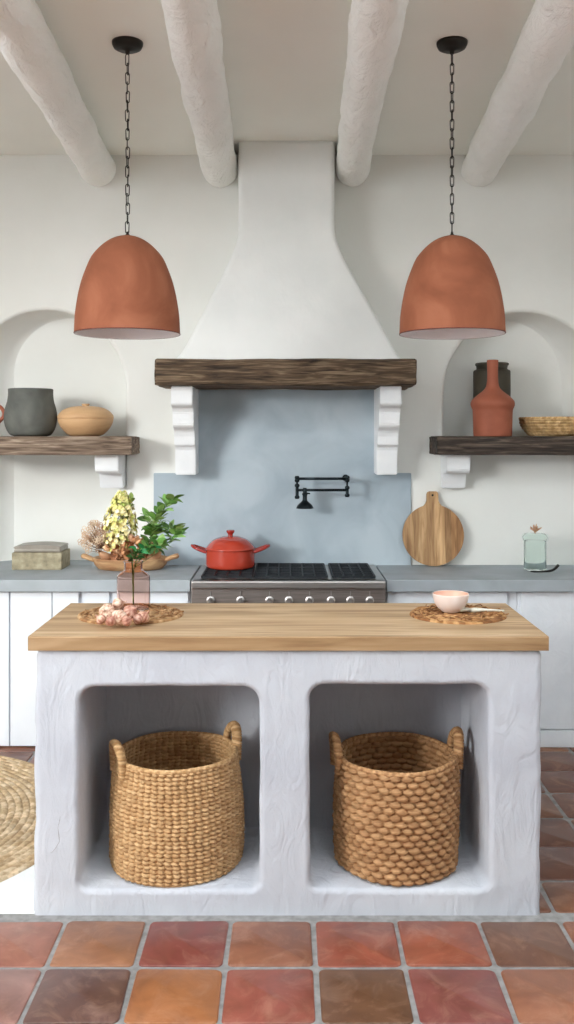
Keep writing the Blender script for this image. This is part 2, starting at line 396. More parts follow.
def rough_beam(name, x0, x1, y0, y1, z0, z1, m, parent=None, loc=(0,0,0), seed=0, amp=.006, r=.012):
    """rough-hewn timber with rounded, eroded edges"""
    nx = max(30, int((x1-x0)/.012)); sec = []
    ly, lz = y1-y0, z1-z0; q = 10
    for (cx, cz, a0) in ((x1,0,0),):
        pass
    pts = []
    yc, zc = (y0+y1)/2, (z0+z1)/2
    corners = [(y1-r, z1-r, 0), (y0+r, z1-r, 90), (y0+r, z0+r, 180), (y1-r, z0+r, 270)]
    for ci, (cy, cz, a0) in enumerate(corners):
        for k in range(4):
            a = math.radians(a0+k*30); pts.append((cy+r*math.cos(a), cz+r*math.sin(a)))
        ny, nz_, na = corners[(ci+1) % 4]; a = math.radians(a0+90)
        p = (cy+r*math.cos(a), cz+r*math.sin(a)); e = (ny+r*math.cos(a), nz_+r*math.sin(a))
        for k in range(1, 7): pts.append((p[0]+(e[0]-p[0])*k/7, p[1]+(e[1]-p[1])*k/7))
    n = len(pts); V = []; F = []
    for j in range(nx+1):
        t = j/nx; x = x0+(x1-x0)*t
        e = min(x-x0, x1-x); s = 1-(.06*max(0, 1-e/.012)**2)
        for (y, z) in pts:
            d = amp*.8*fn((x*.35, y*3, z*3), 6, seed)+amp*.6*fn((x*.3, y*6, z*6), 9, seed+5)
            dy, dz = (y-yc)/ly*2, (z-zc)/lz*2
            V.append((x+(.004*fn((0,y,z),20,seed) if j in (0,nx) else 0), yc+(y-yc)*s+dy*d, zc+(z-zc)*s+dz*d*.7))
    for j in range(nx):
        for i in range(n): F.append((j*n+i, j*n+(i+1) % n, (j+1)*n+(i+1) % n, (j+1)*n+i))
    for base, rev in ((0, True), (nx*n, False)):
        V.append((V[base][0], yc, zc)); c = len(V)-1
        for i in range(n):
            f = (c, base+i, base+(i+1) % n); F.append(f if rev else f[::-1])
    return mk(name, V, F, m, parent, loc)
rough_beam('mantel', -.682, .67, -.425, .0, 0, .137, M['lintel'], hood, seed=3, amp=.010, r=.016)

def corbel(xc, w, top, prof, back, m, name='corbel', parent=None, loc=(0,0,0)):
    P = [(back, top), (prof[0][0], top)] + list(prof[1:]) + [(back, prof[-1][1])]
    bm = prism(P, xc-w/2, xc+w/2, 'x', b=.004)
    return frombm(name, bm, m, parent, loc, smooth=False)
# corbel profile: (y, z) front line from top to bottom
hp = [(4.80,1.845),(4.80,1.745),(4.82,1.733),(4.85,1.722),(4.865,1.70),(4.868,1.66),(4.868,1.64),(4.88,1.625),(4.91,1.615),(4.93,1.60),(4.94,1.575),(4.945,1.53),(4.97,1.518),(4.98,1.50),(4.985,1.44),(4.995,1.367)]
hp = [(y, z) for y, z in hp]
for xc, lab in ((-.55, None), (.5425, None)):
    P = [(y-YW, z-1.838) for y, z in hp]
    corbel(xc, .112, .0, P, .0, M['corbel'], 'corbel', hood)

# grey plaster backsplash
P = [(-.746,.83),(.695,.83),(.695,1.370),(.503,1.370),(.503,1.835),(-.505,1.835),(-.505,1.370),(-.746,1.370)]
bm = prism([(x, z-.83) for x, z in P], -.014, .0, 'y', b=.003)
tag(frombm('backsplash', bm, M['greyplaster'], None, (0, YW, .83)), 'blue-grey polished plaster backsplash panel behind the range', 'backsplash')

# ------------------------------------------------------------------ shelves
def shelf(x0, x1, m, label, seed, cx, backy):
    t = thing('wall_shelf', label, 'shelf', ((x0+x1)/2, YW, 1.477), group=None)
    h = (x1-x0)/2
    rough_beam('shelf_plank', -h, h, -.28, backy-YW, 0, .098, m, t, seed=seed, amp=.004, r=.007)
    X = cx-(x0+x1)/2
    pr = [(-.205,.002),(-.205,-.055),(-.20,-.085),(-.175,-.102),(-.09,-.106),(-.085,-.12),(-.07,-.165),(-.06,-.188)]
    corbel(X, .128, .002, pr, backy-YW, M['corbel'], 'corbel', t)
    return t
shelf(-1.76, -.827, M['shelf'], 'weathered brown timber shelf across the left arched niche', 11, -.972, YW+.14)
shelf(.797, 1.80, M['shelfdark'], 'dark weathered timber shelf under the right arched niche', 23, .925, YW)

# ------------------------------------------------------------------ counters, cabinets
ZT = .855
def counter(x0, x1, label):
    V, F = bevboxdata(x0, x1, 4.62, YW-.001, ZT-.06, ZT, b=.004)
    o = mk('worktop', [(x-(x0+x1)/2, y-4.89, z-ZT+.06) for x, y, z in V], F, M['concrete'], None, ((x0+x1)/2, 4.89, ZT-.06), smooth=False)
    tag(o, label, 'worktop')
counter(-2.4, -.486, 'blue-grey concrete worktop to the left of the range')
counter(.5, 2.6, 'blue-grey concrete worktop to the right of the range')
# counter fill inside the left niche
V, F = box(-1.72, -.91, YW, YW+.197, ZT-.055, ZT-.0005)
mk('worktop_extension', [(x,y,z) for x,y,z in V], F, M['concrete'], [o for o in bpy.data.objects if o.name == 'worktop'][0], smooth=False)
o = bpy.data.objects['worktop_extension']; p = o.parent.location; o.location = (-p.x, -p.y, -p.z)

def cabinet(x0, x1, label, m, doors, grooves=True, plinth=False):
    t = thing('base_cabinet', label, 'cabinet', ((x0+x1)/2, 4.66, 0)); c = (x0+x1)/2
    V, F = bevboxdata(x0-c+.001, x1-c-.001, .02, .498, 0, ZT-.06, b=.002); mk('carcass', V, F, m, t, smooth=False)
    zt = ZT-.068
    if plinth:
        V, F = bevboxdata(x0-c+.001, x1-c-.001, .0, .022, 0, .085, b=.004); mk('plinth', V, F, m, t, smooth=False)
    for (a, b_) in doors:
        mbx = MB(); n = max(1, round((b_-a)/.213)) if grooves else 1; w = (b_-a)/n
        for i in range(n):
            g = .0008 if grooves else 0
            mbx.add(*bevboxdata(a-c+i*w+g, a-c+(i+1)*w-g, 0, .022, (.092 if plinth else .008), zt, b=.003))
        mbx.build('door', m, t, smooth=False)
    return t
cabinet(-2.40, -1.404, 'white plank-front base cabinet at the far left, behind the jute rug', M['cab'], [(-2.39,-1.91),(-1.90,-1.408)], True)
cabinet(-1.404, -.49, 'white base cabinet just left of the range, behind the vase', M['cab'], [(-1.402,-1.191),(-1.189,-1.055),(-1.01,-.90),(-.885,-.50)], True)
cabinet(.503, 1.17, 'white base cabinet just right of the range, behind the pink bowl', M['cabrough'], [(.51,1.115)], False, True)
cabinet(1.17, 2.55, 'rough-painted white base cabinet at the far right, below the glass jar', M['cabrough'], [(1.185,1.87),(1.88,2.54)], False, True)

# ------------------------------------------------------------------ range
rg = thing('range_cooker', 'stainless steel range cooker with black cast-iron grates set between the worktops', 'range', (.007, 4.60, 0))
hwid = .484
V, F = bevboxdata(-hwid, hwid, .04, .545, .10, .855, b=.003); mk('oven_body', V, F, M['steel'], rg, smooth=False)
V, F = bevboxdata(-hwid, hwid, -.02, .545, .838, .858, b=.006); mk('cooktop', V, F, M['steel'], rg, smooth=False)
V, F = bevboxdata(-hwid, hwid, -.035, .03, .817, .858, b=.012, seg=4); mk('bullnose', V, F, M['steel'], rg, smooth=False)
V, F = bevboxdata(-hwid, hwid, -.01, .05, .70, .818, b=.003); mk('control_panel', V, F, M['steeldark'], rg, smooth=False)
V, F = bevboxdata(-hwid+.004, hwid-.004, -.01, .05, .17, .692, b=.005); dr = mk('oven_door', V, F, M['steel'], rg, smooth=False)
V, F = bevboxdata(-.30, .30, -.014, -.008, .29, .56, b=.002); mk('oven_window', V, F, M['blackglass'], dr, smooth=False)
mbx = MB().add(*tube([(-.42,-.06,.65),(.42,-.06,.65)], .012, 12)).add(*tube([(-.38,-.06,.65),(-.38,0,.65)], .008, 8)).add(*tube([(.38,-.06,.65),(.38,0,.65)], .008, 8))
mbx.build('door_handle', M['steel'], dr)
V, F = bevboxdata(-hwid+.02, hwid-.02, .03, .06, 0, .16, b=.003); mk('kick_plate', V, F, M['steeldark'], rg, smooth=False)
# grates
def grate(x0, x1, div):
    g = MB(); y0, y1, z = .045, .505, .8585
    g.add(*bevboxdata(x0, x1, y0, y1, z-.002, z+.001, b=.0005))      # burner well
    w = .007
    for x in [x0, x1]+[x0+(x1-x0)*k/div for k in range(1, div)]:
        g.add(*box(x-w/2, x+w/2, y0, y1, z+.002, z+.0135))
    for k in range(9):
        y = y0+(y1-y0)*k/8; g.add(*box(x0, x1, y-w/2, y+w/2, z+.004, z+.0135))
    for x in (x0+.01, x1-.01):
        for y in (y0+.01, y1-.01): g.add(*box(x-.008, x+.008, y-.008, y+.008, z, z+.006))
    for k in (.27,.73):
        for xx in ([.5] if x1-x0 < .3 else [.27,.73]):
            V, F = lathe([(.045,0),(.045,.006),(.03,.009),(.0,.009)], 24, cap1=False)
            g.add([(v[0]+x0+(x1-x0)*xx, v[1]+y0+(y1-y0)*k, v[2]+z) for v in V], F)
    return g.build('grate', M['cast'], rg, smooth=False)
grate(-.437, -.185, 4); grate(-.172, .196, 6); grate(.225, .437, 4)
for px in (210.5,240.5,269.5,289,309.6,331.2,350.5,370):
    x = (px-287)/201-.007
    V, F = lathe([(.021,0),(.021,.005),(.015,.008),(.015,.026),(.013,.03),(0,.03)], 24, cap1=False)
    mb2 = MB().add([(v[0], -v[2], v[1]) for v in V], F).add(*bevboxdata(-.0035,.0035,-.040,-.028,-.016,.016,b=.001)).add(*bevboxdata(-.002,.002,-.006,-.001,.02,.045,b=.0008))
    o = mb2.build('control_knob', M['steel'], rg, smooth=False); o.location = (x, -.012, .758)

# ------------------------------------------------------------------ red dutch oven
z0 = .8725
dp = thing('dutch_oven', 'red enamel cast-iron cooking pot with lid on the left of the range', 'pot', (-.304, 4.945, z0))
V, F = lathe(smoothprof([(.118,0),(.127,.006),(.1315,.02),(.132,.06),(.132,.094),(.134,.098)], 4)+[(.126,.099),(.124,.06),(.11,.01),(0,.008)], 64, cap1=False); mk('pot_body', V, F, M['enamel'], dp)
V, F = lathe([(.134,.0985),(.136,.103),(.134,.108)]+smoothprof([(.128,.112),(.113,.130),(.087,.151),(.05,.164),(.02,.168),(0,.169)], 5), 64); lid = mk('pot_lid', V, F, M['enamel'], dp)
V, F = lathe(smoothprof([(.013,.166),(.013,.177),(.021,.188),(.022,.197),(.018,.200),(0,.201)], 4), 24); mk('lid_knob', V, F, M['enameldark'], lid)
for s in (-1, 1):
    path = [(s*.126,-.045,.086),(s*.155,-.048,.096),(s*.185,-.038,.108),(s*.203,-.015,.116),(s*.205,.012,.116),(s*.187,.036,.108),(s*.157,.046,.096),(s*.126,.045,.086)]
    path = smoothprof(path, 4); V, F = tube(path, .0085, 10)
    mk('pot_handle', V, F, M['enameldark'], dp)

# ------------------------------------------------------------------ pot filler
pf = thing('pot_filler_tap', 'black folding pot-filler tap mounted on the grey backsplash', 'tap', (.328, YW-.014, 1.343))
V, F = lathe([(.019,0),(.019,.004),(.014,.008),(.010,.010)], 28); fl = MB().add([(x, -z, y) for x, y, z in V], F).add(*tube([(0,0,0),(0,-.13,0)], .009, 12)); fl.build('wall_flange', M['black'], pf)
dx = -.273; Y = -.135
def knuckle(x, z, h, name):
    V, F = lathe([(0,0),(.010,0),(.0135,.006),(.0135,.014),(.009,.018),(.009,h-.018),(.0135,h-.014),(.0135,h-.006),(.010,h),(0,h)], 20, cap0=False, cap1=False)
    mk(name, [(a+x, b+Y, c+z) for a, b, c in V], F, M['black'], pf)
knuckle(0, -.016, .034, 'swivel_joint'); knuckle(0, -.098, .06, 'swivel_joint')
V, F = tube([(0,Y,-.1),(0,Y,.0)], .006, 10); 
knuckle(dx, -.017, .034, 'swivel_joint'); knuckle(dx-.0, -.108, .082, 'swivel_joint')
V, F = tube([(0,Y,.002),(dx,Y,.002)], .0078, 12); mk('upper_arm', V, F, M['black'], pf)
a = MB().add(*tube([(0,Y,-.060),(dx,Y,-.060)], .0078, 12)).add(*tube([(0,Y,-.09),(0,Y,.0)], .006, 10)).add(*tube([(dx,Y,-.09),(dx,Y,.0)], .006, 10)); a.build('lower_arm', M['black'], pf)
sx = dx+.042
V, F = lathe(smoothprof([(.009,0),(.012,-.012),(.011,-.022),(.016,-.03),(.012,-.04),(.013,-.062),(.02,-.072),(.038,-.088),(.046,-.103),(.044,-.108),(0,-.108)], 3), 28)
mk('spout', [(a+sx, b+Y, c-.052) for a, b, c in V], F, M['black'], pf)
V, F = lathe([(0,0),(.010,0),(.010,.018),(0,.018)], 16, cap0=False, cap1=False)
MB().add([(a+sx, b+Y, c-.066) for a, b, c in V], F).add(*tube([(sx,Y-.01,-.075),(sx+.028,Y-.02,-.078)], .004, 8)).build('valve_lever', M['black'], pf)

# ------------------------------------------------------------------ island
isl = thing('kitchen_island', 'white trowelled plaster kitchen island with two open niches and a thick oak top', 'island', (0, 3.04, 0))
XL, XR, ZTOP = -.833, .845, .873
def rrect(x0, x1, z0, z1, rt, rb, n=9, m=14, seed=0, amp=.0035):
    P = []
    cs = [(x1-rb, z0+rb, rb, 270), (x1-rt, z1-rt, rt, 0), (x0+rt, z1-rt, rt, 90), (x0+rb, z0+rb, rb, 180)]
    for ci, (cx, cz, r, a0) in enumerate(cs):
        for k in range(n): a = math.radians(a0+90*k/(n-1)); P.append((cx+r*math.cos(a), cz+r*math.sin(a)))
        nx, nz_, nr, na = cs[(ci+1) % 4]; a = math.radians(na)
        e = (nx+nr*math.cos(a), nz_+nr*math.sin(a)); p = P[-1]
        for k in range(1, m): P.append((p[0]+(e[0]-p[0])*k/m, p[1]+(e[1]-p[1])*k/m))
    out = []
    for x, z in P: out.append((x+amp*fn((x,0,z),7,seed), z+amp*fn((x,0,z),7,seed+20)))
    return out
bm = bmesh.new(); edges = []
def rings_of(loop, R, sgn, depth_list, yback=None):
    n = len(loop); rs = []
    for k in range(6):
        a = k*PI/10; off = R*(1-math.sin(a))*sgn; y = R*(1-math.cos(a)); ring = []
        for i, (x, z) in enumerate(loop):
            p0 = loop[i-1]; p1 = loop[(i+1) % n]; tx, tz = p1[0]-p0[0], p1[1]-p0[1]; l = math.hypot(tx,tz) or 1
            ring.append((x+tz/l*off, y, z-tx/l*off))
        rs.append(ring)
    for d in depth_list: rs.append([(x, d, z) for x, z in loop])
    return rs
def addrings(rs, close):
    n = len(rs[0]); vr = [[bm.verts.new(p) for p in r] for r in rs]
    for i in range(n): edges.append(bm.edges.new((vr[0][i], vr[0][(i+1) % n])))
    for j in range(len(vr)-1):
        for i in range(n):
            f = bm.faces.new((vr[j][i], vr[j][(i+1) % n], vr[j+1][(i+1) % n], vr[j+1][i])); f.smooth = True
    if close: bm.faces.new(vr[-1])
outer = rrect(XL, XR, -.03, ZTOP, .026, .024, n=6, m=40, seed=3, amp=.006)
outer = [(x-(.008*(1-z/ZTOP) if x < 0 else .006*(1-z/ZTOP)), max(-.03, z)) for x, z in outer]
addrings(rings_of(outer, .020, -1, [.25,.575]), True)
addrings(rings_of(rrect(-.690,-.090,.080,.750,.060,.030, seed=31), .018, 1, [.15,.3,.485]), True)
addrings(rings_of(rrect(.075,.668,.080,.756,.048,.030, seed=47), .018, 1, [.15,.3,.485]), True)
bmesh.ops.triangle_fill(bm, use_beauty=True, edges=edges, normal=(0,-1,0))
bmesh.ops.recalc_face_normals(bm, faces=bm.faces)
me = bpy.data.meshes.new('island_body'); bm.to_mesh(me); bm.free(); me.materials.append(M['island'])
ib = bpy.data.objects.new('island_body', me); C.objects.link(ib); ib.parent = isl
V, F = tube([P_ for P_ in [(-.748,.0005,.33),(-.751,.0005,.31),(-.757,.0005,.285),(-.754,.0005,.262),(-.752,.0005,.24),(-.762,.0005,.222),(-.775,.0005,.205),(-.79,.0005,.198)]], [.0004,.0009,.0007,.0012,.0009,.0011,.0008,.0003], 6)
mk('plaster_crack', V, F, M['grout'], isl)
# oak top made of glued staves
mb = MB(); ys = [-.012,-.002,.08,.20,.31,.42,.52,.595]; tn = [(.74,.68,.60),(1,1,1),(.97,.95,.93),(1.0,.98,.95),(.94,.92,.88),(1.0,.99,.97),(.96,.94,.91)]  # first, thin front strip is darkened: shade painted onto the top's edge
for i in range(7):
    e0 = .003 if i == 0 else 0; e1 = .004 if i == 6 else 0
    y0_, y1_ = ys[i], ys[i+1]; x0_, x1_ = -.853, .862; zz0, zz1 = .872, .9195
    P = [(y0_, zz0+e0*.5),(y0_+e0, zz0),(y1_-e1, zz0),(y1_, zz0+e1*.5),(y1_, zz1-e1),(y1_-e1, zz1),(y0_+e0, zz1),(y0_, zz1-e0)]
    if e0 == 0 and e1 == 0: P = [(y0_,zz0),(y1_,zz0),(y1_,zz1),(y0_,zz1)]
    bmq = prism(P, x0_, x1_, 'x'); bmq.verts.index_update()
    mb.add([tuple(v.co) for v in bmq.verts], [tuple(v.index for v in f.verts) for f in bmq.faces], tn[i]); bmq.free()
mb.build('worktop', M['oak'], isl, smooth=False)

# ------------------------------------------------------------------ woven things
def hashc(i, j, s=0):
    v = np.sin(i*127.1+j*311.7+s*74.7)*43758.5453; return v-np.floor(v)
def weave_shell(prof, rows, N, lump, sink, cols, flip=False, slant=.25, seg=None, per=10, seed=0, squash=1.0, stagger=.5, coil=False):
    """prof: function t->(r,z).  Heightfield of twined strands over a lathed wall."""
    seg = seg or N*10; nv = rows*per+1
    th = np.linspace(0, 2*PI, seg, endpoint=False); t = np.linspace(0, 1, nv)
    TH, TT = np.meshgrid(th, t)
    wob = .35*np.sin(TH*3+seed)+.2*np.sin(TH*7+seed*2)
    row = np.floor(np.clip(TT*rows+0*wob, 0, rows-1e-6)); g = TT*rows-row-.5
    u = TH*N/(2*PI)+stagger*(row % 2)+.10*hashc(row, 0, seed)+.08*np.sin(TH*5+row)
    col = np.floor(u); f = u-col-.5
    gs = g+slant*f*.6*np.where(col % 2 == 0, 1, .4)
    h = np.clip(1-(np.abs(f)/.5)**2.2-(np.abs(gs)/.54)**2*.9, 0, 1)**.5
    if coil: h = np.clip(1-(np.abs(g)/.52)**2, 0, 1)**.5*(.86+.14*np.abs(np.cos(PI*f)))
    h = h*(.85+.25*hashc(row, 0 if coil else col, seed+3))
    pr = np.array([prof(x) for x in t]); r = pr[:,0][:,None]; z = pr[:,1][:,None]
    # broad undulation
    und = .004*np.sin(TH*2+seed)+.003*np.sin(TH*5+TT*4+seed)
    d = (sink+lump*h)*(-1 if flip else 1)
    R = r+d+und
    X = R*np.cos(TH); Y = R*np.sin(TH)*squash; Z = z+0*TH
    V = np.stack([X, Y, Z], -1).reshape(-1, 3)
    c = np.array([srgb(k) for k in cols]); pick = (hashc(row, col, seed+9)*len(cols)).astype(int) % len(cols)
    tint = (c.mean(0)*.65+c[pick]*.35)*(.93+.14*hashc(row+3, col, seed))[..., None]
    fib = .92+.12*np.sin(g*40+f*5)
    tint = (tint*fib[..., None]).reshape(-1, 3)
    idx = np.arange(nv*seg).reshape(nv, seg); a = idx[:-1]; b = np.roll(idx, -1, 1)[:-1]; c2 = np.roll(idx, -1, 1)[1:]; d2 = idx[1:]
    F = np.stack([a, b, c2, d2], -1).reshape(-1, 4)
    if flip: F = F[:, ::-1]
    return V, F, tint
def rope(path, r, cols, pitch=.02, closed=False, seg=16, flat=1.0, strands=2, seed=0):
    """wrapped rope: tube with helical lumps"""
    P = [Vector(p) for p in path]; n = len(P); V = []; F = []; Tn = []; up = None; s = 0
    cc = [srgb(c) for c in cols]
    for i, p in enumerate(P):
        t = (P[(i+1) % n]-P[i-1]) if closed else (P[min(i+1,n-1)]-P[max(i-1,0)])
        t.normalize()
        if i: s += (P[i]-P[i-1]).length
        if up is None: up = t.orthogonal().normalized()
        up = (up-t*up.dot(t)).normalized(); sd = t.cross(up)
        for k in range(seg):
            a = 2*PI*k/seg; ph = s/pitch*2*PI+a
            l = abs(math.sin(ph*strands/2)); q = r*(.80+.28*l)
            V.append(tuple(p+up*math.cos(a)*q+sd*math.sin(a)*q*flat))
            ci = int((s/pitch*2+a/PI+seed)) % len(cc); Tn.append(tuple(x*(.85+.25*l) for x in cc[ci]))
    for i in range(n if closed else n-1):
        j = (i+1) % n
        for k in range(seg):
            m = (k+1) % seg; F.append((i*seg+k, i*seg+m, j*seg+m, j*seg+k))
    if not closed: F.append(tuple(reversed(range(seg)))); F.append(tuple((n-1)*seg+k for k in range(seg)))
    return V, F, Tn
def resample(path, step):
    P = [Vector(p) for p in path]; out = [P[0]]; acc = 0
    for a, b in zip(P, P[1:]):
        L = (b-a).length
        if L < 1e-9: continue
        t = step-acc
        while t <= L: out.append(a+(b-a)*(t/L)); t += step
        acc = L-(t-step)
    out.append(P[-1]); return out

def basket(label, loc, rot, prof, H, rows, N, lump, cols, seed, hh, hw_, slant, rr=.009, stagger=.5):
    t = thing('woven_basket', label, 'basket', loc, rot)
    V, F, tn = weave_shell(prof, rows, N, lump, -.004, cols, seed=seed, slant=slant, stagger=stagger)
    mk('basket_wall', V, F, M['sea'], t, tint=tn)
    V, F, tn = weave_shell(lambda x: (prof(x)[0]-.010, prof(x)[1]), rows, N, lump*.8, 0, cols, flip=True, seed=seed, slant=slant, stagger=stagger)
    mk('basket_lining', V, F, M['sea'], t, tint=tn)
    r0 = prof(0)[0]; V, F = lathe([(0,.012),(r0-.008,.012),(r0,.004),(r0-.01,0),(0,0)], 64, cap0=False, cap1=False)
    mk('basket_bottom', V, F, M['sea'], t, tint=srgb(cols[0]))
    rt = prof(1)[0]-.003
    und = lambda a: .004*math.sin(a*2+seed)+.003*math.sin(a*5+4+seed)
    path = [((rt+und(2*PI*k/260))*math.cos(2*PI*k/260), (rt+und(2*PI*k/260))*math.sin(2*PI*k/260), H) for k in range(260)]
    V, F, tn = rope(path, rr, cols, pitch=.022, closed=True, seed=seed); mk('rim', V, F, M['sea'], t, tint=np.array(tn))
    for s in (0, 1):
        a0 = s*PI; path = []
        for k in range(33):
            q = k/32; u = (q-.5)*2; ww = hw_*(1.0 if abs(u) < .0 else 1)
            ang = a0+math.sin(u*PI/2)*hw_/rt*1.05; zz = H-.045+(hh+.045)*math.cos(u*PI/2)**.55 if abs(u) < 1 else H-.045
            rr2 = rt+.010+.006*math.cos(u*PI/2)
            path.append((rr2*math.cos(ang), rr2*math.sin(ang), zz))
        V, F, tn = rope(resample(path, .003), .0145, cols, pitch=.019, seed=s, flat=1.3); mk('handle', V, F, M['sea'], t, tint=np.array(tn))
    return t
colL = [(206,168,122),(192,150,102),(220,184,138),(182,140,94),(212,174,126)]
colR = [(190,146,102),(172,126,84),(204,162,116),(156,112,74),(196,152,106)]
def profL(t):
    r = .228-.004*t+.005*math.sin(t*PI)-.015*t*t
    if t < .04: r -= .006*(1-t/.04)**2
    return (r, .004+.372*t)
basket('light honey-coloured woven seagrass basket in the left niche of the island', (-.392, 3.274, .078), math.radians(27), profL, .378, 27, 54, .0105, colL, 2, .060, .042, .5, stagger=.12)
def profR(t):
    r = .211+.009*math.sin(t*PI*.9)-.004*t
    if t < .05: r -= .009*(1-t/.05)**2
    return (r, .004+.368*t)
basket('darker chunky-weave basket with two upright loop handles in the right island niche', (.388, 3.268, .078), math.radians(7), profR, .374, 17, 33, .0155, colR, 5, .068, .040, .35)

def mat_disc(name, a, b, ring, thick, cols, seed=0, parent=None, loc=(0,0,0), lumps=.03, material='jute', twist=True, nth=720, per=9):
    nr = int(round(a/ring)); nv = nr*per+1
    th = np.linspace(0, 2*PI, nth, endpoint=False); t = np.linspace(0.0, 1, nv); TH, TT = np.meshgrid(th, t)
    row = np.floor(np.clip(TT*nr, 0, nr-1e-6)); g = TT*nr-row-.5
    rr = (row+.5)/nr
    cnt = np.maximum(4, np.round(2*PI*rr*((a+b)/2)/lumps))
    u = TH*cnt/(2*PI)+hashc(row, 1, seed)+g*.7*np.where(row % 2 == 0, 1, -1)
    col = np.floor(u); f = u-col-.5
    h = np.clip(1-(g/.5)**2, 0, 1)**.5*(.72+.28*np.clip(1-(f/.5)**2, 0, 1)**.5)
    edge = .012*np.sin(TH*5+seed)*.5
    X = TT*a*np.cos(TH)*(1+edge*.2); Y = TT*b*np.sin(TH)*(1+edge*.2); Z = thick*(.25+.75*h)*np.where(TT > .9999, .1, 1)
    V = np.stack([X, Y, Z], -1).reshape(-1, 3)
    cc = np.array([srgb(k) for k in cols]); pick = (hashc(row, np.floor(col), seed+2)*len(cols)).astype(int) % len(cols)
    tint = (cc[pick]*(.86+.28*hashc(row, col, seed+5))[..., None]).reshape(-1, 3)
    idx = np.arange(nv*nth).reshape(nv, nth); A = idx[:-1]; B = np.roll(idx, -1, 1)[:-1]; C2 = np.roll(idx, -1, 1)[1:]; D = idx[1:]
    F = [tuple(q) for q in np.stack([A, B, C2, D], -1).reshape(-1, 4)[:, ::-1]]
    # underside skirt
    base = len(V); last = idx[-1]; Vb = V[last].copy(); Vb[:, 2] = 0; V = np.vstack([V, Vb]); tint = np.vstack([tint, tint[last]])
    for i in range(nth): F.append((int(last[(i+1) % nth]), int(last[i]), base+i, base+(i+1) % nth))
    F.append(tuple(base+i for i in reversed(range(nth))))
    F = [f[::-1] for f in F]
    return mk(name, V, F, M[material], parent, loc, tint=tint)
rug = mat_disc('braided_rug', 1.05, .90, .030, .008, [(220,196,162),(210,184,148),(228,206,174),(204,178,142)], 3, loc=(-1.9, 3.72, .006), lumps=.045, nth=900)
tag(rug, 'pale oval braided jute rug on the tiles left of the island', 'rug')

# ------------------------------------------------------------------ pendant lamps
def pendant(x, y, label, rz):
    zr = 1.988
    t = thing('pendant_lamp', label, 'lamp', (x, y, zr), rz, 'terracotta pendant lamps over the island')
    pr = [(.2095,0),(.208,.03),(.206,.07),(.200,.115),(.192,.16),(.180,.208),(.163,.256),(.143,.301),(.118,.333),(.090,.359),(.062,.377),(.036,.387),(.014,.3915),(0,.392)]
    pr = smoothprof(pr, 4)
    V, F = lathe(pr, 96, cap0=False, cap1=False); mk('lamp_shade', V, F, M['terra'], t)
    pi_ = [(max(0, r-.006), z-.004 if z > .3 else z+.0) for r, z in pr]; pi_[0] = (.2105, 0)
    pin = [(.2105,0),(.2095,-.0015),(.207,-.001)]+[(max(0, r-.0055), z-.006*(z/.392)) for r, z in pr[1:]]
    V, F = lathe(pin, 96, cap0=False, cap1=False); mk('shade_lining', V, [f[::-1] for f in F], M['lining'], t)
    V, F = tube([(.2088*math.cos(2*PI*k/96), .2088*math.sin(2*PI*k/96), 0) for k in range(96)], .0019, 8, closed=True); mk('shade_rim', V, F, M['rimred'], t)
    V, F = lathe([(0,.25),(.02,.25),(.024,.27),(.024,.37),(.02,.384),(0,.386)], 20, cap0=False, cap1=False); so = mk('lamp_socket', V, F, M['iron'], t)
    V, F = lathe(smoothprof([(0,.15),(.02,.154),(.03,.175),(.03,.195),(.018,.23),(.013,.252),(0,.252)], 4), 20, cap0=False, cap1=False); mk('light_bulb', V, F, M['bulb'], t)
    ztop = ZC-zr
    V, F = lathe([(.0,-.046),(.008,-.046),(.010,-.034),(.040,-.030),(.055,-.022),(.061,-.010),(.062,0)], 40, cap0=False); 
    mk('ceiling_canopy', [(a, b, c+ztop) for a, b, c in V], F, M['iron'], t)
    # chain
    c = MB(); z = .392; zend = ztop-.044; L = .047; w = .0088; wr = .0021
    c.add(*lathe([(.012,.388),(.014,.392),(.006,.398),(.004,.408)], 16))
    pitch = L-4*wr+.001; n = int((zend-z-.012)/pitch)+1; pitch = (zend-z-.012-L)/(n-1)
    for i in range(n):
        zb = z+.010+i*pitch; path = []
        wob = (i % 3-1)*.0012
        for k in range(12):
            a = 2*PI*k/12; u = w*math.cos(a)*.85; v = (L/2-w)*(1 if math.sin(a) >= 0 else -1)+w*math.sin(a)
            ang = (i % 2)*PI/2+.35*math.sin(i*1.7)
            path.append((u*math.cos(ang)+wob, u*math.sin(ang), zb+L/2+v))
        c.add(*tube(path, wr, 6, closed=True))
    c.build('chain', M['iron'], t)
pendant(-.638, 3.68, 'terracotta dome pendant lamp on a black chain, above the vase side of the island', 0)
pendant(.660, 3.68, 'terracotta dome pendant lamp on a black chain, above the pink bowl side of the island', 1.3)

# ------------------------------------------------------------------ left shelf pots
ZS = 1.5755
def thin(prof, th=.007, zb=.008):
    """closed vessel profile from an outer profile (bottom to top)"""
    inner = [(max(0, r-th), max(zb, z)) for r, z in reversed(prof[:-1])]
    return prof+[(prof[-1][0]-th*.5, prof[-1][1]+.002), (prof[-1][0]-th, prof[-1][1])]+inner[:-1]+[(0, zb)]
t = smoothprof([(.085,0),(.112,.012),(.135,.055),(.142,.11),(.135,.155),(.125,.19),(.120,.225),(.120,.258)], 5)
V, F = lathe(thin(t), 64, cap1=False); tag(mk('stoneware_pot', V, F, M['greypot'], None, (-1.404, 5.04, ZS)), 'dark grey round-bellied stoneware pot on the left shelf', 'pot')
cb = thing('lidded_wooden_bowl', 'squat tan wooden bowl with a domed lid on the left shelf', 'bowl', (-1.105, 5.05, ZS))
V, F = lathe(thin(smoothprof([(.07,0),(.098,.012),(.130,.045),(.146,.075),(.150,.094)], 5)), 64, cap1=False); mk('bowl', V, F, M['bowlwood'], cb)
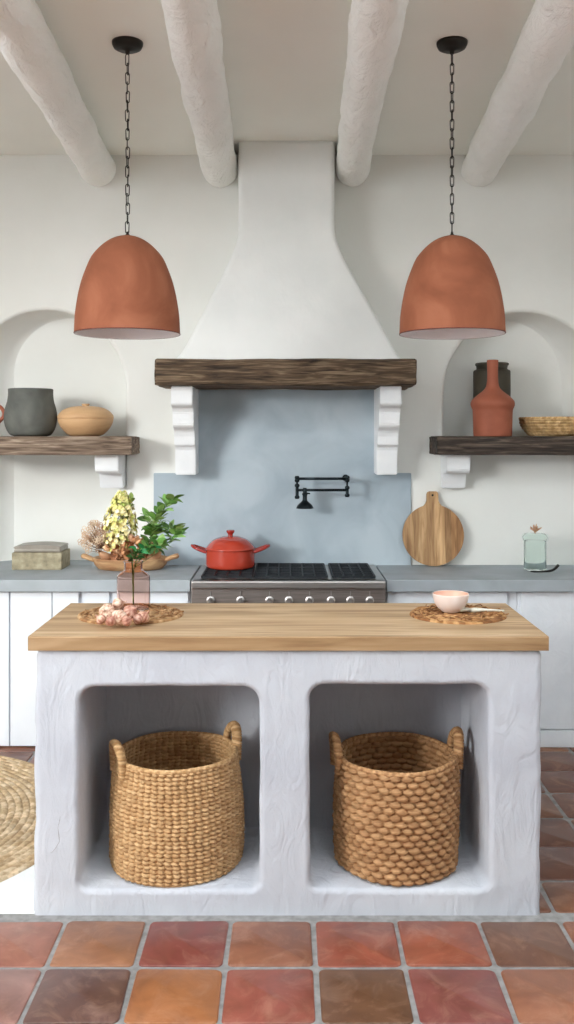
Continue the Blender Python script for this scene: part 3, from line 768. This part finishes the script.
V, F = lathe([(0,.096),(.148,.096)]+smoothprof([(.152,.100),(.148,.118),(.125,.142),(.09,.158),(.05,.165),(.032,.166)], 4)+[(0,.166)], 64, cap0=False, cap1=False); l = mk('lid', V, F, M['bowlwood'], cb)
V, F = lathe([(.018,.164),(.017,.168),(.022,.173),(.022,.177),(.018,.179),(0,.179)], 24); mk('lid_knob', V, F, M['bowlwood'], l)
jg = thing('terracotta_jug', 'small terracotta jug at the cut-off left end of the left shelf', 'jug', (-1.655, 5.05, ZS))
V, F = lathe(thin(smoothprof([(.05,0),(.062,.01),(.075,.05),(.073,.10),(.05,.14),(.036,.165),(.042,.19)], 5), .005), 40, cap1=False); mk('jug_body', V, F, M['clay'], jg)
V, F = tube(smoothprof([(.04,0,.165),(.075,0,.165),(.098,0,.14),(.100,0,.11),(.07,0,.075)], 5), .010, 10); mk('jug_handle', V, F, M['clay'], jg)

# right shelf
bt = thing('clay_bottle', 'red clay bottle with a tall narrow neck on the right shelf', 'bottle', (1.117, 4.998, ZS))
V, F = lathe(smoothprof([(.100,0),(.103,.01),(.105,.08),(.107,.135),(.110,.15),(.117,.168),(.117,.185),(.108,.2),(.085,.222),(.058,.243),(.040,.262),(.032,.285),(.029,.33),(.030,.39),(.031,.412)], 4)+[(.028,.415),(.024,.412),(.022,.33),(0,.3)], 64, cap1=False)
mk('bottle_body', V, F, M['clay'], bt)
V, F = lathe(thin(smoothprof([(.085,0),(.10,.02),(.104,.08),(.104,.2),(.104,.345),(.102,.372),(.090,.378),(.086,.385),(.088,.4)], 3)+[(.094,.404),(.094,.414)], .008), 64, cap1=False)
tag(mk('cylinder_vase', V, F, M['darkpot'], None, (1.165, 5.232, ZS)), 'dark brown cylindrical vase standing behind the clay bottle', 'vase')
def cprof(t): return (.135+.052*math.sin(t*PI/2)**.9, .004+.094*t)
wb_ = thing('coiled_basket_bowl', 'shallow coiled straw basket bowl on the right shelf at the photo edge', 'bowl', (1.475, 5.075, ZS))
cS = [(226,192,140),(212,176,122),(234,204,156),(196,156,104)]
V, F, tn = weave_shell(cprof, 6, 60, .008, -.003, cS, seed=4, slant=0, per=10, seg=480, coil=True); mk('bowl_wall', V, F, M['jute'], wb_, tint=tn)
V, F, tn = weave_shell(lambda x: (cprof(x)[0]-.007, cprof(x)[1]), 6, 60, .003, 0, cS, flip=True, seed=4, slant=0, seg=480, coil=True); mk('bowl_lining', V, F, M['jute'], wb_, tint=tn)
V, F = lathe([(0,.01),(.13,.01),(.134,.002),(0,0)], 48, cap0=False, cap1=False); mk('bowl_base', V, F, M['jute'], wb_, tint=srgb(cS[0]))
pth = [(.186*math.cos(2*PI*k/200), .186*math.sin(2*PI*k/200), .099) for k in range(200)]
V, F, tn = rope(pth, .0065, cS, pitch=.03, closed=True); mk('rim', V, F, M['jute'], wb_, tint=np.array(tn))

# ------------------------------------------------------------------ counter things
# stone box
sb = thing('stone_box', 'small rough stone box with a dull metal lid on the left worktop', 'box', (-1.35, 5.06, ZT))
V, F = bevboxdata(-.135, .135, -.10, .10, 0, .093, b=.006, seg=3); mk('box_body', V, F, M['stone'], sb, smooth=False)
V, F = bevboxdata(-.126, .126, -.09, .09, .093, .114, b=.007, seg=3); ld = mk('box_lid', V, F, M['pewter'], sb, smooth=False)
P = [(-.128,.112)]+[(-.128+.256*k/16, .124+.009*math.sin(PI*k/16)) for k in range(17)]+[(.128,.112)]
bm = prism(P, -.092, .092, 'y', b=.004); frombm('lid_top', bm, M['pewter'], ld)

# chopping board
cbd = thing('chopping_board', 'round wooden chopping board with a short handle leaning on the wall right of the range', 'chopping board', (.811, 5.085, ZT))
R = .170; hw2 = .033; zc = .172; H = .415
P = []
a0 = math.asin((hw2+.018)/R)
for k in range(73):
    a = PI/2-a0-k*(2*PI-2*a0)/72; P.append((R*math.cos(a), zc+R*math.sin(a)))
P += [(-hw2-.006, zc+R+.006), (-hw2, zc+R+.02), (-hw2+.001, H-.014), (-hw2+.006, H-.004), (-hw2+.014, H), (hw2-.014, H), (hw2-.006, H-.004), (hw2-.001, H-.014), (hw2, zc+R+.02), (hw2+.006, zc+R+.006)]
# strips of wood with different tones: clip polygon into vertical staves
def clip(P, x0, x1):
    def half(P, f, ins):
        out = []
        for i in range(len(P)):
            a, b = P[i-1], P[i]; ia, ib_ = ins(a[0]), ins(b[0])
            if ia != ib_:
                tt = (f-a[0])/(b[0]-a[0]); out.append((f, a[1]+(b[1]-a[1])*tt))
            if ib_: out.append(b)
        return out
    return half(half(P, x0, lambda x: x >= x0), x1, lambda x: x <= x1)
mb = MB(); xs = [-.2,-.125,-.06,.008,.065,.10,.2]; tn = [(.78,.72,.66),(.92,.9,.86),(1.0,.98,.95),(1.2,1.18,1.14),(.62,.54,.46),(.92,.80,.68)]
for i in range(6):
    Q = clip(P, xs[i], xs[i+1])
    if len(Q) < 3: continue
    bmq = prism(Q, -.009, .009, 'y'); bmq.verts.index_update()
    mb.add([tuple(v.co) for v in bmq.verts], [tuple(v.index for v in f.verts) for f in bmq.faces], tn[i]); bmq.free()
lean = math.atan2(.052, .40)
o = mb.build('board', M['boardwood'], cbd, smooth=False); o.rotation_euler = (-lean, 0, 0); o.location = (0, .001, .0015)
V, F = lathe([(.006,0),(.006,.002),(0,.002)], 16); o2 = mk('hanging_hole', [(x, -z-.0092, y+H-.022) for x, y, z in V], F, M['iron'], cbd); o2.rotation_euler = (-lean,0,0); o2.location = (0,.001,.0015)

# glass jar
jr = thing('glass_jar', 'small pale green glass jar with a rolled lip and dried sprig on the right worktop', 'jar', (1.336, 4.955, ZT))
V, F = lathe([(0,.001),(.050,.001),(.058,.006),(.060,.015),(.060,.150),(.057,.156),(.055,.156),(.057,.015),(.05,.009),(0,.009)], 48, cap0=False, cap1=False); mk('jar_body', V, F, M['greenglass'], jr)
V, F = lathe(smoothprof([(.052,.156),(.064,.158),(.069,.172),(.067,.190),(.058,.198),(.03,.200),(0,.200)], 4)+[(0,.196),(.03,.196),(.055,.191),(.063,.178),(.060,.164),(.050,.160)], 48, cap0=False, cap1=False); jl = mk('jar_lid', V, F, M['greenglass'], jr)
c = MB()
for k in range(9):
    a = k*2.4; r = .012+.006*(k % 3); c.add(*tube(smoothprof([(0,0,.200),(r*.5*math.cos(a), r*.5*math.sin(a), .215),(r*1.6*math.cos(a), r*1.6*math.sin(a), .225+.008*(k % 4))], 3), [.0025]*3+[.004]*2+[.0035,.001], 6))
c.build('dried_sprig', M['dryleaf'], jl)
c = MB().add(*tube(smoothprof([(-.045,-.075,.006),(0,-.08,.004),(.05,-.074,.006),(.085,-.06,.014),(.112,-.045,.034)], 5), [.004+.0002*k for k in range(21)], 8))
tag(c.build('curved_spoon', M['iron'], None, (1.336, 4.955, ZT-.0005)), 'thin dark curved spoon lying at the foot of the glass jar', 'spoon')

# tray with dried leaves
tr = thing('wooden_tray', 'oval wooden serving tray with two side handles on the left worktop', 'tray', (-.850, 5.0, ZT))
def oval(a, b, z, n=72): return [(a*math.cos(2*PI*k/n), b*math.sin(2*PI*k/n), z) for k in range(n)]
V = []; F = []; lv = [(.150,.085,0),(.175,.103,.004),(.196,.122,.03),(.204,.130,.058),(.206,.132,.062),(.202,.128,.065),(.196,.122,.062),(.186,.112,.035),(.160,.09,.014),(.001,.001,.013)]
for a_, b_, z_ in lv: V += oval(a_, b_, z_)
for j in range(len(lv)-1):
    for i in range(72): F.append((j*72+i, j*72+(i+1) % 72, (j+1)*72+(i+1) % 72, (j+1)*72+i))
F.append(tuple(reversed(range(72)))); mk('tray_body', V, F, M['traywood'], tr)
for s in (-1, 1):
    V, F = tube(smoothprof([(s*.19,-.01,.05),(s*.215,-.012,.062),(s*.245,-.008,.071),(s*.262,.0,.073)], 4), [.010,.011,.012,.013,.013,.013,.0135,.0135,.014,.014,.013,.012,.006], 12)
    mk('tray_handle', [(x, y*2.2, z) for x, y, z in V], F, M['traywood'], tr)
rnd = random.Random(12)
def curled_leaf(L, W, curl, cup, nu=12, nv=7):
    V = []; F = []
    for i in range(nu+1):
        u = i/nu; w = W*math.sin(PI*u**.8)**.7+.0006
        for j in range(nv):
            v = (j/(nv-1)-.5)*2; ang = curl*(u-.3)
            x = L*u*math.cos(ang*.5); z = L*u*math.sin(ang*.5)+cup*W*v*v; V.append((x, v*w*.5, z))
    for i in range(nu):
        for j in range(nv-1): a = i*nv+j; F.append((a, a+1, a+nv+1, a+nv))
    n = len(V); V2 = [(x, y, z-.0012) for x, y, z in V]; F2 = [tuple(q+n for q in reversed(f)) for f in F]
    rim = [j for j in range(nv)]+[i*nv+nv-1 for i in range(1, nu+1)]+[nu*nv+j for j in range(nv-2,-1,-1)]+[i*nv for i in range(nu-1,0,-1)]
    Fs = [(rim[k], rim[(k+1) % len(rim)]+0, rim[(k+1) % len(rim)]+n, rim[k]+n) for k in range(len(rim))]
    return V+V2, F+F2+Fs
leafproto = None
spots = [(-.13,.0,.03),(-.09,-.05,.04),(-.05,.03,.045),(-.02,-.06,.05),(.03,.01,.05),(.06,-.05,.045),(.10,.02,.04),(.13,-.04,.035),(.09,-.02,.07),(-.06,-.02,.072),(-.01,.02,.085),(-.04,-.03,.10),(.12,.03,.062),(.0,-.04,.075)]
words_ = ['at the left end of', 'near the front left of', 'at the back left of', 'at the front middle of', 'in the middle of', 'near the front right of', 'at the back right of', 'at the right end of', 'piled high on the right of', 'piled high on the left of', 'second from top of the heap in', 'topmost on the heap in', 'leaning on the right rim of', 'behind the vase neck in']
for i, (x, y, z) in enumerate(spots):
    V, F = curled_leaf(rnd.uniform(.075,.10), rnd.uniform(.05,.066), rnd.uniform(.5,1.6), rnd.uniform(.5,1.0))
    c_ = rnd.choice([(1,1,1),(.85,.68,.58),(1.05,1.0,.92),(.95,.8,.68)])
    V = np.array(V); V[:,0] -= .04
    o = mk('dried_leaf', V, F, M['dryleaf'], None, (-.850+x, 5.0+y, ZT+z+.008), tint=c_, rot=(rnd.uniform(-.5,.5), rnd.uniform(-.5,.3), rnd.uniform(0, 6.28)))
    tag(o, 'curled orange-brown dried leaf '+words_[i]+' the oval tray', 'dried leaf', 'dried leaves heaped on the wooden tray')

# ------------------------------------------------------------------ island-top things
ZI = .9195
def strand_mat(label, loc, r, cols, seed, fringe):
    t = thing('woven_placemat', label, 'placemat', loc)
    mat_disc('braided_disc', r, r*.94, .018, .009, cols, seed, t, (0,0,0), lumps=.02, nth=480, per=8)
    rn = random.Random(seed); c = MB()
    for k in range(fringe):
        a = rn.uniform(0, 6.28); rr = r*rn.uniform(.55,.98); span = rn.uniform(.25,.7); pts = []
        for q in range(9):
            u = q/8; aa = a+span*u; R2 = rr+.012*math.sin(u*PI*2+k); pts.append((R2*math.cos(aa), R2*.94*math.sin(aa), .0095+.004*math.sin(u*PI*3+k)+.002))
        c.add(*tube(pts, .0022, 6), srgb(rn.choice(cols)))
    c.build('loose_strand', M['jute'], t)
    return t
cM = [(190,150,106),(170,128,86),(204,168,126),(150,108,70)]
strand_mat('round woven placemat under the glass vase and shallots on the island', (-.575, 3.385, ZI), .192, cM, 6, 26)
strand_mat('round woven placemat under the small pink bowl on the island', (.628, 3.385, ZI), .176, [(190,142,94),(164,116,74),(206,162,112),(146,100,62)], 9, 40)
# bowl
bw = thing('ceramic_bowl', 'small pale pink ceramic bowl on the right placemat', 'bowl', (.606, 3.405, ZI+.010))
V, F = lathe(smoothprof([(.026,0),(.032,.002),(.050,.018),(.061,.038),(.066,.058),(.067,.066)], 5)+[(.0655,.068),(.064,.067)], 64, cap1=False); mk('bowl_outside', V, F, M['ceramic'], bw)
V, F = lathe(smoothprof([(.064,.067),(.062,.056),(.056,.038),(.045,.020),(.024,.009),(0,.007)], 5), 64, cap0=False, cap1=False); mk('bowl_inside', V, F, M['ceramicin'], bw)
# pale spoon
c = MB().add(*tube([(-.055,0,.006),(-.03,-.002,.007),(0,-.004,.008),(.04,-.006,.007),(.078,-.010,.006)], [.006,.009,.006,.004,.0035], 10))
V, F = lathe(smoothprof([(0,0),(.018,.001),(.026,.006),(.028,.010)], 3)+[(.026,.010),(.016,.004),(0,.003)], 24, sx=1.25, cap0=False, cap1=False); c.add([(x-.075, y, z+.002) for x, y, z in V], F)
o = c.build('ceramic_spoon', M['pale'], None, (.722, 3.40, ZI+.010)); tag(o, 'pale ceramic spoon lying beside the pink bowl on the right placemat', 'spoon')

# shallots
rnd = random.Random(5)
sh = [(107,612,7.2,'behind the front ones at the left, largest of the heap'),(118,604,5.6,'highest of the heap, against the vase'),(119,617.5,7,'at the front, in the middle of the heap'),(130.5,612,6.6,'directly in front of the vase'),(138,619,4.6,'small, second from the right end of the heap'),(143.5,617,5.4,'at the right end of the heap'),(101,619.5,4.5,'at the left end of the heap, lying low'),(127,621,4.6,'small, at the very front of the heap'),(111,621,4.8,'at the front left of the heap')]
for i, (px, py, r, w_) in enumerate(sh):
    rr = r*1.12/280; dn = 3.30 if i in (1,3) else 3.25
    z = ZI+.010+rr*.9
    s = 920/dn; x = (px-287)/s; zz = HC-(py-435)/s
    if i == 1: z = zz
    else:
        dn = 920*(HC-z)/(py-435); x = (px-287)*dn/920
    pr = smoothprof([(0,-1),(.35,-.93),(.8,-.6),(1.0,-.1),(.93,.35),(.6,.75),(.25,1.0),(.12,1.3),(.16,1.55),(0,1.56)], 4)
    V, F = lathe([(a*rr, b*rr*.9) for a, b in pr], 24, cap0=False, cap1=False)
    V = [(a*(1+.06*math.sin(6*math.atan2(b, a))), b*(1+.06*math.sin(6*math.atan2(b, a))), c_) for a, b, c_ in V]
    o = mk('shallot', V, F, M['garlic'], None, (x, dn, z), tint=rnd.choice([(1,1,1),(.74,.56,.54),(1.1,1.08,1.06),(.88,.74,.7)]), rot=(rnd.uniform(.5,1.4), rnd.uniform(-.7,.7), rnd.uniform(0,6.28)))
    tag(o, 'pink-brown shallot '+w_, 'shallot', 'shallots heaped in front of the vase')

# vase
VX, VY, VZ = -.5745, 3.44, ZI+.010
vs = thing('glass_vase', 'pinkish clear glass bottle vase holding flowers on the left of the island', 'vase', (VX, VY, VZ))
pr = smoothprof([(.048,0),(.056,.003),(.060,.010),(.0615,.05),(.0615,.118),(.0585,.130),(.047,.141),(.037,.147),(.034,.153),(.034,.170),(.035,.176),(.0375,.181)], 4)
inn = [(max(0, r-.0028), max(z, .008)) for r, z in reversed(pr)]
V, F = lathe(pr+[(.036,.1825)]+inn+[(0,.008)], 64, cap1=False); mk('vase_body', V, F, M['pinkglass'], vs)

def leafdata(L, W, bend=.3, nu=7, fold=.25):
    V = []; F = []
    for i in range(nu+1):
        u = i/nu; w = W*math.sin(PI*min(1, u*.97+.015))**.75*(1.1-.2*u)*.5
        x = L*u; z = -bend*L*u*u
        V += [(x, -w, z+fold*w), (x, 0, z), (x, w, z+fold*w)]
    for i in range(nu):
        a = i*3
        F += [(a, a+3, a+4, a+1), (a+1, a+4, a+5, a+2)]
    return V, F
def orient(V, pos, d, roll=0, up=Vector((0,0,1))):
    d = Vector(d).normalized(); s = d.cross(up)
    if s.length < 1e-3: s = Vector((1,0,0))
    s.normalize(); n = s.cross(d); Mx = Matrix((d, s, n)).transposed(); Rl = Matrix.Rotation(roll, 3, 'X')
    return [tuple(Vector(pos)+Mx @ (Rl @ Vector(v))) for v in V]
def P3(px, py, d): return Vector(((px-287)*d/920, d, HC-(py-435)*d/920))
base = Vector((VX, VY, VZ+.02))
# leafy branches: each branch is a thing with stem and leaves
def branch(label, mains, seed, cols, lsz=.043, dens=.0115):
    t = thing('leafy_branch', label, 'branch', tuple(base)); rn = random.Random(seed); st = MB(); lf = MB()
    for pts, nl in mains:
        P = [p-base for p in pts]; sm = smoothprof([tuple(p) for p in P], 8); n = len(sm)
        st.add(*tube(sm, [.0017-.0011*k/n for k in range(n)], 6))
        tot = sum((Vector(sm[k+1])-Vector(sm[k])).length for k in range(n-1)); acc = 0; nxt = tot*nl
        k2 = 0
        for k in range(n-1):
            a, b = Vector(sm[k]), Vector(sm[k+1]); acc += (b-a).length
            while acc > nxt:
                nxt += dens; k2 += 1
                tdir = (b-a).normalized()
                for s in (-1, 1):
                    side = Vector((s*rn.uniform(.5,1), rn.uniform(-1,.8), rn.uniform(-.3,.7)))
                    d = (tdir*.6+side).normalized(); L = lsz*rn.uniform(.7,1.15)
                    V, F = leafdata(L, L*.62, rn.uniform(0,.5))
                    lf.add(orient(V, b+d*.002, d, rn.uniform(-.9,.9)), F, srgb(rn.choice(cols)))
        d = (Vector(sm[-1])-Vector(sm[-2])).normalized(); V, F = leafdata(lsz*1.1, lsz*.6, .2); lf.add(orient(V, sm[-1], d, .5), F, srgb(rn.choice(cols)))
    st.build('stem', M['stem'], t); lf.build('leaves', M['leaf'], t)
gc = [(96,138,66),(120,160,84),(146,180,108),(78,118,56),(164,192,124)]
neck = [base, Vector((VX+.004, VY, VZ+.16))]
branch('tall leafy green branch leaning right out of the vase', [
    (neck+[P3(145,548,3.43), P3(157,528,3.42), P3(166,506,3.41), P3(173,500,3.41)], .55),
    ([Vector((VX+.006,VY,VZ+.16)), P3(148,545,3.40), P3(152,528,3.38), P3(158,514,3.37)], .35),
    ([Vector((VX+.006,VY,VZ+.165)), P3(150,550,3.38), P3(166,544,3.36), P3(176,533,3.35)], .35),
    ([P3(158,530,3.42), P3(166,532,3.43), P3(174,528,3.44)], .25),
    ([P3(150,548,3.42), P3(152,530,3.45), P3(148,518,3.46)], .3)], 3, gc)
branch('short green sprig at the mouth of the vase, low on the right', [
    (neck+[P3(141,552,3.38), P3(150,546,3.36), P3(158,549,3.35)], .55),
    ([Vector((VX+.0,VY-.01,VZ+.15)), P3(133,556,3.37), P3(138,550,3.35), P3(146,551,3.34)], .3)], 8, [(44,130,76),(70,120,56),(60,100,48)], .030, .014)
branch('thin stem with one slender leaf reaching right from the vase to the red pot', [
    ([Vector((VX+.008,VY,VZ+.16)), P3(158,552,3.44), P3(174,540,3.46), P3(180,534,3.46)], .97)], 5, [(84,140,60)], .040, .5)
branch('pale green leafy twig rising above the cream flower head', [
    ([Vector((VX-.004,VY,VZ+.1)), Vector((VX-.004,VY,VZ+.16)), P3(126,535,3.47), P3(130,512,3.46), P3(131,500,3.45)], .68)], 15, [(130,158,84),(164,184,110),(96,130,60)], .030, .018)
# cream flower
t = thing('cream_flower', 'cream and lime cone-shaped flower head in the vase', 'flower', tuple(base)); rn = random.Random(2)
c0 = P3(120,524,3.44)-base
pth = smoothprof([(0,0,0),(-.004,0,.15),tuple(Vector((-.02,0,.22))),tuple(c0)], 6); V, F = tube(pth, .003, 8); mk('stem', V, F, M['stem'], t)
lf = MB(); inn_ = MB()
pc = [(240,228,176),(232,218,150),(246,238,204),(222,214,140),(236,222,170),(206,206,128)]
for k in range(520):
    u = rn.random(); ht = (u-.45)*.215; a = rn.uniform(0, 2*PI); wd = .064*math.sin(PI*min(1, (u*.80+.16)))**.7*(1-.25*u)
    w = wd*rn.uniform(.72,1.08); cpos = c0+Vector((w*math.cos(a)+ht*.05, w*math.sin(a), ht))
    nrm = Vector((math.cos(a), math.sin(a), .35+ht*3)).normalized(); s1 = nrm.orthogonal().normalized(); s2 = nrm.cross(s1)
    col = srgb(rn.choice(pc if u < .75 else pc[3:]+[(176,190,104)])); r0 = rn.uniform(0, 1.5)
    for q in range(4):
        aa = r0+q*PI/2; d = s1*math.cos(aa)+s2*math.sin(aa)+nrm*.35
        V, F = leafdata(.0105, .0105, -.2, nu=3); lf.add(orient(V, cpos, d, 0, nrm), F, col)
for k in range(60):
    u = k/60; ht = (u-.45)*.20; a = k*2.4; w = .04*math.sin(PI*(u*.8+.12)); inn_.add(*tube([tuple(c0+Vector((0,0,ht-.02))), tuple(c0+Vector((w*math.cos(a), w*math.sin(a), ht)))], .0012, 5))
lf.build('flower_head', M['petal'], t); inn_.build('flower_stalks', M['stem'], t)
# dried lacy sprig on the left
t = thing('dried_flower', 'lacy dried brown flower head leaning left out of the vase', 'flower', tuple(base)); rn = random.Random(22)
tip = P3(97,537,3.42)-base
st = MB(); st.add(*tube(smoothprof([(0,0,0),(-.006,0,.15),(-.03,-.004,.19),tuple(tip*.85)], 6), .0022, 6)); pt = MB()
for k in range(64):
    a = rn.uniform(0, 6.28); r = .058*math.sqrt(rn.random()); p = tip+Vector((r*math.cos(a)-.006, rn.uniform(-.03,.03), r*math.sin(a)*1.0+.002))
    p.x -= .12*(p.z-tip.z)*-1*.5
    st.add(*tube([tuple(tip*.85), tuple((tip*.8+p)/2+Vector((0,0,-.004))), tuple(p)], .0009, 5))
    ax = Vector((rn.uniform(-1,1), -1.2, rn.uniform(-1,1))).normalized(); s1 = ax.orthogonal().normalized(); s2 = ax.cross(s1)
    for q in range(3):
        aa = q*2.1+rn.random(); cc = p+(s1*math.cos(aa)+s2*math.sin(aa))*.007
        path = [tuple(cc+(s1*math.cos(b)*.0075+s2*math.sin(b)*.0055)) for b in [2*PI*m/8 for m in range(8)]]
        pt.add(*tube(path, .0012, 5, closed=True))
st.build('stalks', M['twig'], t); pt.build('dried_petals', M['dry'], t)
# rusty crinkled petals at the vase neck
t = thing('rust_flower', 'crinkled rust-brown dried bloom just above the vase mouth', 'flower', tuple(base)); rn = random.Random(31)
c1 = P3(121,552,3.40)-base; lf = MB(); V, F = tube(smoothprof([(0,0,0),(-.004,0,.15),tuple(c1)], 5), .0026, 6); mk('stem', V, F, M['twig'], t)
for cen, nn, sp in ((c1, 16, .030), (P3(134,545,3.41)-base, 12, .022), (P3(112,549,3.42)-base, 8, .02)):
    for k in range(nn):
        d = Vector((rn.uniform(-1,1), rn.uniform(-1,.6), rn.uniform(-.5,.8))).normalized(); V, F = curled_leaf(rn.uniform(.02,.034), rn.uniform(.016,.026), rn.uniform(.5,1.6), rn.uniform(.4,1), 6, 5)
        lf.add(orient(V, cen+d*sp*.4, d, rn.uniform(-1,1)), F, rn.choice([(1,1,1),(.9,.72,.6),(1.08,1.02,.9),(.8,.62,.52)]))
lf.build('petals', M['dryleaf'], t)

# ------------------------------------------------------------------ light, world, camera
ld_ = bpy.data.lights.new('window_daylight', 'AREA'); ld_.shape = 'RECTANGLE'; ld_.size = 2.2; ld_.size_y = 2.0; ld_.energy = 850; ld_.color = (1.0,1.0,.98)
lo = bpy.data.objects.new('window_daylight', ld_); C.objects.link(lo)
lp = Vector((-7.9, -4.5, 3.75)); lo.location = lp
lo.rotation_euler = (Vector((-.2, 5.0, 1.2))-lp).to_track_quat('-Z', 'Y').to_euler()
w = bpy.data.worlds.new('sky'); bpy.context.scene.world = w; w.use_nodes = True; nt = w.node_tree
bg = nt.nodes['Background']; bg.inputs[0].default_value = (.885,.95,1.0,1); bg.inputs[1].default_value = 5.0
cam = bpy.data.cameras.new('camera'); co = bpy.data.objects.new('camera', cam); C.objects.link(co)
co.location = (0, 0, HC); co.rotation_euler = (PI/2, 0, 0)
cam.sensor_fit = 'VERTICAL'; cam.sensor_height = 24; cam.sensor_width = 24*574/1024; cam.lens = 24*F_PX/1024
cam.shift_y = -77/1024; cam.clip_start = .05
sc = bpy.context.scene; sc.camera = co
sc.view_settings.view_transform = 'Standard'; sc.view_settings.look = 'None'; sc.view_settings.gamma = 1; sc.view_settings.use_curve_mapping = False
sc.view_settings.exposure = 0.1
sc.cycles.max_bounces = 10; sc.cycles.diffuse_bounces = 6; sc.cycles.transmission_bounces = 8
